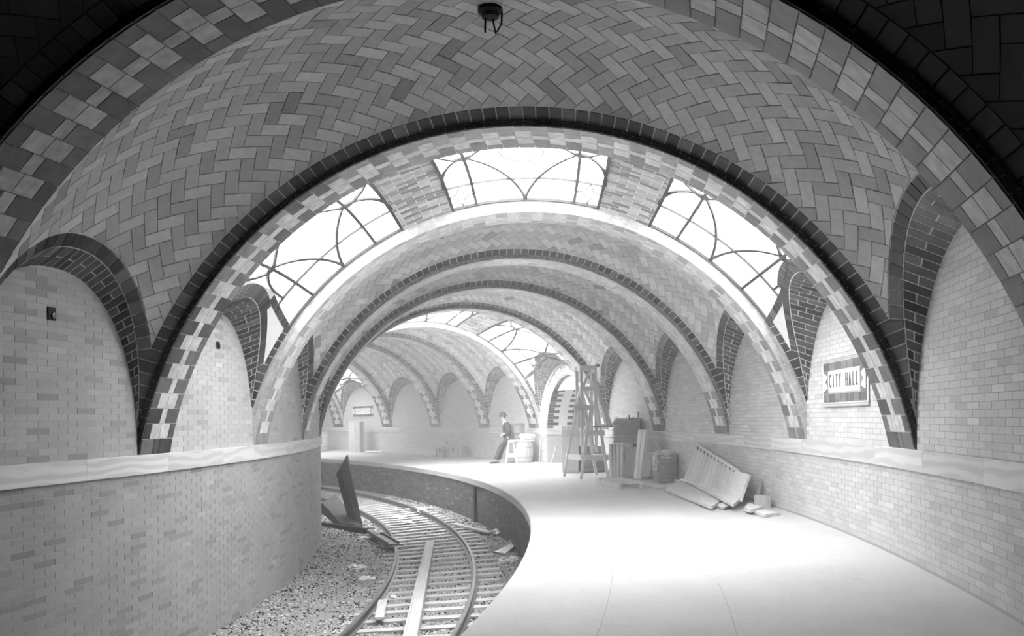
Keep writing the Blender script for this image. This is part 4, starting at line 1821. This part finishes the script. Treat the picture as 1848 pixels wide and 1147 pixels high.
def barrel(c, r, h, label, g):
    th = Thing('barrel', label, 'barrel', c, 'barrels on the platform')
    pr = [(r * .84 + r * .16 * math.sin(math.pi * i / 10), h * i / 10) for i in range(11)]
    V, F = lathe(pr + [(r * .80, h - .02)], c, 28)
    th.part('staves', V, F, wood(g), smooth=False)
    for z in (.04, .24, .70, .92):
        rr = r * .84 + r * .16 * math.sin(math.pi * z) + .006
        V, F = lathe([(rr - .01, z * h), (rr, z * h), (rr, z * h + .04), (rr - .01, z * h + .04)], c, 28)
        th.part('hoop', V, F, wood(g * .75))


barrel((-10.28, 49.2, -.03), .40, 1.03, 'pale barrel at far end half hidden by left wall', .52)
barrel((.44, 33.95, -.02), .335, .80, 'pale barrel under the plank beside the leaning man', .5)
V = slabq([(-7.5, 46.0, .03), (-6.55, 45.2, .03), (-6.40, 45.5, .10), (-7.35, 46.3, .08)], .04)
single('board', V, BOXF, wood(.66, 'x'), 'small pale board on floor beside the tall packing case', 'board')
V = slabq([(-5.27, 43.9, .04), (-3.52, 41.0, .04), (-3.25, 41.25, .26), (-4.95, 44.15, .26)], .06)
single('board', V, BOXF, wood(.58, 'x'), 'long sloping board at far wall left of the tool chests', 'board')


def chest(c, size, yaw, label, g):
    th = Thing('tool_chest', label, 'tool chest', c, 'tool chests at the far wall')
    M = boxv(c, size, yaw)[2]
    lx, ly, lz = size

    def add(nm, x0, x1, y0, y1, z0, z1, mat, par=None):
        V = [tuple(M @ Vector((x, y, z))) for z in (z0, z1) for x, y in ((x0, y0), (x1, y0), (x1, y1), (x0, y1))]
        return th.part(nm, V, BOXF, mat, par)
    add('body', -lx / 2, lx / 2, -ly / 2, ly / 2, 0, lz * .72, wood(g))
    lid = add('lid', -lx / 2 - .01, lx / 2 + .01, -ly / 2 - .01, ly / 2 + .01, lz * .73, lz, wood(g * 1.1, 'x'))
    add('clasp', -.03, .03, -ly / 2 - .03, -ly / 2 - .01, lz * .55, lz * .85, flat_mat('clasp_iron', .1))
    for s in (-1, 1):
        add('strap', s * lx * .35 - .02, s * lx * .35 + .02, -ly / 2 - .014, ly / 2 + .014, .0, lz + .005, wood(g * .7))
    return M, th


chest((-3.02, 40.0, -.03), (.55, .4, .44), -.75, 'small tool chest of the pair by far wall', .36)
M2, th2 = chest((-2.42, 39.45, -.025), (.78, .42, .50), -.62, 'larger tool chest beside the small chest by far wall', .34)
V, F = beamv((-2.82, 39.5, .47), (-2.80, 39.5, .66), .03, .03)
hk = Thing('hand_tool', 'small hooked hand tool standing on the tool chests', 'tool', (-2.82, 39.5, .47))
hk.part('shaft', V, F, wood(.2))
V, F = beamv((-2.80, 39.5, .66), (-2.90, 39.5, .58), .03, .04)
hk.part('hook', V, F, wood(.2))

# ------------------------------------------------------------------ trestle, plank, basket and bundle
sh = Thing('sawhorse', 'wooden sawhorse with splayed legs holding the plank', 'sawhorse', (-.05, 34.1, -.035))
for y in (33.85, 34.45):
    for x0, x1 in ((-.245, -.14), (.155, .03)):
        V, F = beamv((x0, y, -.035), (x1, y + (.06 if y < 34 else -.06), .76), .075, .05)
        sh.part('leg', V, F, wood(.6))
    V, F = beamv((-.20, y + .02, .27), (.12, y + .02, .27), .03, .15)
    sh.part('brace', V, F, wood(.6, 'x'))
V, F = beamv((-.055, 33.8, .77), (-.055, 34.5, .77), .22, .07)
sh.part('top', V, F, wood(.55, 'y'))
V = slabq([(-.24, 33.85, .845), (.80, 33.75, .83), (.84, 34.3, .83), (-.2, 34.4, .845)], .045)
single('plank', V, BOXF, wood(.55, 'x'), 'plank laid from sawhorse to barrel as a bench', 'plank')
bk = Thing('bushel_basket', 'round slatted bushel basket on the bench behind the man', 'basket', (.19, 34.2, .845))
bc = (.19, 34.2, .847)
V, F = lathe([(.17, 0), (.26, .57), (.245, .57), (.16, .02)], bc, 32)
bk.part('wall', V, F, wood(.22))
for i in range(22):
    a = 2 * math.pi * i / 22
    ca, sa = math.cos(a), math.sin(a)
    V, F = beamv((bc[0] + .172 * ca, bc[1] + .172 * sa, bc[2]), (bc[0] + .264 * ca, bc[1] + .264 * sa, bc[2] + .57), .055, .01)
    bk.part('slat', V, F, wood(.28))
for z, w in ((.52, .07), (.18, .04)):
    rr = .172 + (.264 - .172) * z / .57 + .012
    V, F = lathe([(rr - .01, z), (rr, z), (rr + w * .15, z + w), (rr - .01, z + w)], bc, 32)
    bk.part('hoop', V, F, wood(.18))
V, F = blob((.55, 33.98, .83), (.27, .17, .12), 5, 4, .35, 4)
single('cloth_bundle', V, F, flat_mat('cloth_pale', .75, rough=.9, scale=12, amt=.25), 'crumpled pale cloth bundle on the bench', 'cloth')
V, F = beamv((.98, 33.7, -.01), (1.05, 34.0, .95), .03, .03)
single('stick', V, F, wood(.45), 'thin stick leaning at the wall right of barrel', 'stick')
V, F = beamv((1.40, 32.9, .02), (1.62, 33.1, .66), .03, .04)
single('stick', V, F, wood(.55), 'thin lath leaning beside door jamb near the scaffold', 'stick')

# ------------------------------------------------------------------ leaning man
PY = 34.0


def skin_mesh(name, verts, edges, radii, mat, parent, sub=2, root=0):
    me = bpy.data.meshes.new(name)
    me.from_pydata([tuple(v) for v in verts], edges, [])
    o = link(name, me, mat, parent)
    sk = o.modifiers.new('skin', 'SKIN')
    sk.use_smooth_shade = True
    if not me.skin_vertices:
        bpy.context.view_layer.objects.active = o
    for i, r in enumerate(radii):
        d_ = me.skin_vertices[0].data[i]
        d_.radius = r if isinstance(r, tuple) else (r, r)
        d_.use_root = i == root
    ss = o.modifiers.new('sub', 'SUBSURF')
    ss.levels = ss.render_levels = sub
    return o


def bake(o):
    dg = bpy.context.evaluated_depsgraph_get()
    me = bpy.data.meshes.new_from_object(o.evaluated_get(dg))
    o.modifiers.clear()
    old = o.data
    o.data = me
    bpy.data.meshes.remove(old)
    return o


base = Vector((-.6, PY, -.042))
man = bpy.data.objects.new('person', None)
COL.objects.link(man)
man.location = base
tag(man, 'man in dark suit and bowler hat leaning back against the bench', 'person')
M_SKIN = flat_mat('skin', .45, rough=.6, amt=.04)
M_SUIT = flat_mat('dark_suit', .055, rough=.9, scale=60, amt=.2)
M_SHOE = flat_mat('shoe_leather', .05, rough=.3)


def rel(*p):
    return Vector(p) - base


# joints (x along the picture, y depth, z up)
J = dict(pelvis=(-.17, PY, .90), waist=(-.20, PY, 1.06), chest=(-.215, PY, 1.30), neck0=(-.25, PY, 1.45), neck=(-.285, PY, 1.51), head0=(-.32, PY, 1.58), head1=(-.325, PY, 1.675), head2=(-.315, PY, 1.745),
         hipN=(-.17, PY - .10, .87), kneeN=(-.46, PY - .11, .50), ankN=(-.63, PY - .10, .06), ballN=(-.78, PY - .11, -.0), toeN=(-.86, PY - .115, -.012),
         hipF=(-.17, PY + .10, .87), kneeF=(-.40, PY + .11, .48), ankF=(-.52, PY + .09, .06), ballF=(-.66, PY + .09, .0), toeF=(-.74, PY + .09, -.012),
         shN=(-.205, PY - .19, 1.42), elN=(-.085, PY - .25, 1.17), wrN=(-.29, PY - .19, 1.06),
         shF=(-.225, PY + .19, 1.42), elF=(-.13, PY + .25, 1.17), wrF=(-.31, PY + .17, 1.05))
names = list(J)
vi = {k_: i for i, k_ in enumerate(names)}
verts = [rel(*J[k_]) for k_ in names]
edges = [(vi[a], vi[c]) for a, c in (('pelvis', 'waist'), ('waist', 'chest'), ('chest', 'neck0'), ('neck0', 'neck'), ('neck', 'head0'), ('head0', 'head1'), ('head1', 'head2'),
         ('pelvis', 'hipN'), ('hipN', 'kneeN'), ('kneeN', 'ankN'), ('ankN', 'ballN'), ('ballN', 'toeN'), ('pelvis', 'hipF'), ('hipF', 'kneeF'), ('kneeF', 'ankF'), ('ankF', 'ballF'), ('ballF', 'toeF'),
         ('chest', 'shN'), ('shN', 'elN'), ('elN', 'wrN'), ('chest', 'shF'), ('shF', 'elF'), ('elF', 'wrF'))]
R_ = dict(pelvis=(.12, .15), waist=(.10, .13), chest=(.11, .15), neck0=.06, neck=.052, head0=.075, head1=.096, head2=.08, hipN=.08, kneeN=.052, ankN=.036, ballN=.036, toeN=.024, hipF=.08, kneeF=.052, ankF=.036, ballF=.036, toeF=.024,
          shN=.055, elN=.04, wrN=.027, shF=.055, elF=.04, wrF=.027)
radii = [R_[k_] for k_ in names]
# hands: palm and five fingers on each wrist
for sd, w in (('N', J['wrN']), ('F', J['wrF'])):
    w = Vector(w)
    dr = Vector((-.95, 0, -.3)).normalized()
    pi_ = len(verts)
    verts.append(rel(*(w + dr * .06)))
    radii.append((.034, .02))
    edges.append((vi['wr' + sd], pi_))
    for f_ in range(5):
        k0 = (w + dr * (.085 if f_ else .05)) + Vector((.0, .02 * (1 if sd == 'N' else -1), .034 - .018 * f_))
        L = (.05, .075, .085, .078, .06)[f_]
        dd = (dr + Vector((0, .25 * (1 if sd == 'N' else -1), -.1 * f_ + (.5 if f_ == 0 else .1)))).normalized()
        k1 = k0 + dd * L * .5
        k2 = k1 + (dd + Vector((.2, .3 * (1 if sd == 'N' else -1), -.4))).normalized() * L * .5
        i0 = len(verts)
        for q_, rr in ((k0, .0095), (k1, .009), (k2, .007)):
            verts.append(rel(*q_))
            radii.append(rr)
        edges += [(pi_, i0), (i0, i0 + 1), (i0 + 1, i0 + 2)]
body = bake(skin_mesh('body', verts, edges, radii, M_SKIN, man))


def sub_skin(name, keys, eds, rad, mat, sub=2):
    v = [rel(*J[k_]) if isinstance(k_, str) else rel(*k_) for k_ in keys]
    return bake(skin_mesh(name, v, eds, rad, mat, man, sub))


sub_skin('trousers', ['pelvis', 'hipN', 'kneeN', (-.62, PY - .10, .09), 'hipF', 'kneeF', (-.515, PY + .09, .09), (-.185, PY, 1.0)],
         [(0, 1), (1, 2), (2, 3), (0, 4), (4, 5), (5, 6), (0, 7)], [(.15, .18), .112, .094, .076, .112, .094, .076, (.135, .165)], M_SUIT)
sub_skin('jacket', ['waist', 'chest', 'shN', 'elN', (-.26, PY - .20, 1.075), 'shF', 'elF', (-.285, PY + .18, 1.065), (-.165, PY, .90), (-.245, PY, 1.45)],
         [(0, 1), (1, 2), (2, 3), (3, 4), (1, 5), (5, 6), (6, 7), (0, 8), (1, 9)], [(.145, .175), (.158, .20), .095, .078, .06, .095, .078, .06, (.155, .18), (.09, .10)], M_SUIT)
for sd in 'NF':
    a = Vector(J['ank' + sd])
    sub_skin('shoe', [tuple(a + Vector((.03, 0, -.035))), tuple(a + Vector((-.03, 0, -.04))), J['ball' + sd], J['toe' + sd]], [(0, 1), (1, 2), (2, 3)], [.045, .05, (.045, .038), (.036, .026)], M_SHOE)
c = rel(*J['neck']) + Vector((0, 0, -.035))
V, F = lathe([(.078, 0), (.082, .0), (.074, .045), (.066, .045)], c, 20)
mesh('collar', V, F, M_PAPER, man, smooth=True)
# shirt front seen at the open jacket
V, F = blob(tuple(rel(-.335, PY - .02, 1.36)), (.02, .05, .06), 3, 2, .1, 2)
mesh('shirt_front', V, F, M_PAPER, man, smooth=True)
# face: eyes, nose, mouth, ears, hair
hc = rel(*J['head1'])
M_HAIR = flat_mat('hair_dark', .06)
for s in (-1, 1):
    V, F = lathe([(.001, -.008), (.009, -.003), (.009, .003), (.001, .008)], hc + Vector((-.078, s * .032, -.03)), 8)
    mesh('eye', V, F, M_HAIR, body)
    V, F = blob(tuple(hc + Vector((.005, s * .083, -.075))), (.018, .008, .03), 2, 2, .1, 2)
    mesh('ear', V, F, M_SKIN, body, smooth=True)
V, F = blob(tuple(hc + Vector((-.092, 0, -.085))), (.016, .012, .024), 1, 2, .1, 2)
mesh('nose', V, F, M_SKIN, body, smooth=True)
V, F = beamv(hc + Vector((-.083, -.02, -.10)), hc + Vector((-.083, .02, -.10)), .008, .007)
mesh('mouth', V, F, flat_mat('lip', .3), body)
V, F = blob(tuple(hc + Vector((.03, 0, -.06))), (.065, .086, .085), 8, 3, .06, 2)
mesh('hair', V, F, M_HAIR, man, smooth=True)
hat = rel(-.332, PY, 1.715)
Mh = Matrix.Rotation(math.radians(-6), 4, 'Y')
V, F = lathe([(.10, -.004), (.165, .008), (.168, .018), (.122, .014), (.124, .06), (.118, .10), (.09, .14), (.035, .158)], hat, 28, Mh)
ho = mesh('bowler_hat', V, F, M_SUIT, man, smooth=True)
V, F = lathe([(.122, .016), (.127, .016), (.127, .045), (.122, .045)], hat, 28, Mh)
mesh('hat_band', V, F, M_HAIR, ho)

# ------------------------------------------------------------------ haze hanging in the hall
HAZE = 0.0072
V, F = [], []
nh = 40
for i in range(nh + 1):
    t = T[2] + (TB - .001 - T[2]) * i / nh
    for u, z in ((-4.3, -1.3), (4.3, -1.3), (4.3, 5.4), (-4.3, 5.4)):
        V.append(P3(t, u, z))
for i in range(nh):
    for e in range(4):
        a, c = i * 4 + e, i * 4 + (e + 1) % 4
        F.append((a, c, c + 4, a + 4))
F += [(3, 2, 1, 0), tuple(nh * 4 + e for e in range(4))]
hm = bpy.data.materials.new('haze')
hm.use_nodes = True
hnt = hm.node_tree
hnt.nodes.clear()
ho_ = N(hnt, 'ShaderNodeOutputMaterial')
hv = N(hnt, 'ShaderNodeVolumeScatter')
hv.inputs['Color'].default_value = (.95, .95, .95, 1)
hv.inputs['Density'].default_value = HAZE
hv.inputs['Anisotropy'].default_value = 0.2
hnt.links.new(hv.outputs[0], ho_.inputs['Volume'])
hz = mesh('haze', V, F, hm)
import bmesh
_bm = bmesh.new()
_bm.from_mesh(hz.data)
bmesh.ops.recalc_face_normals(_bm, faces=_bm.faces)
_bm.to_mesh(hz.data)
_bm.free()
tag(hz, 'thin bright dusty haze filling the vaulted hall', 'haze', kind='stuff')
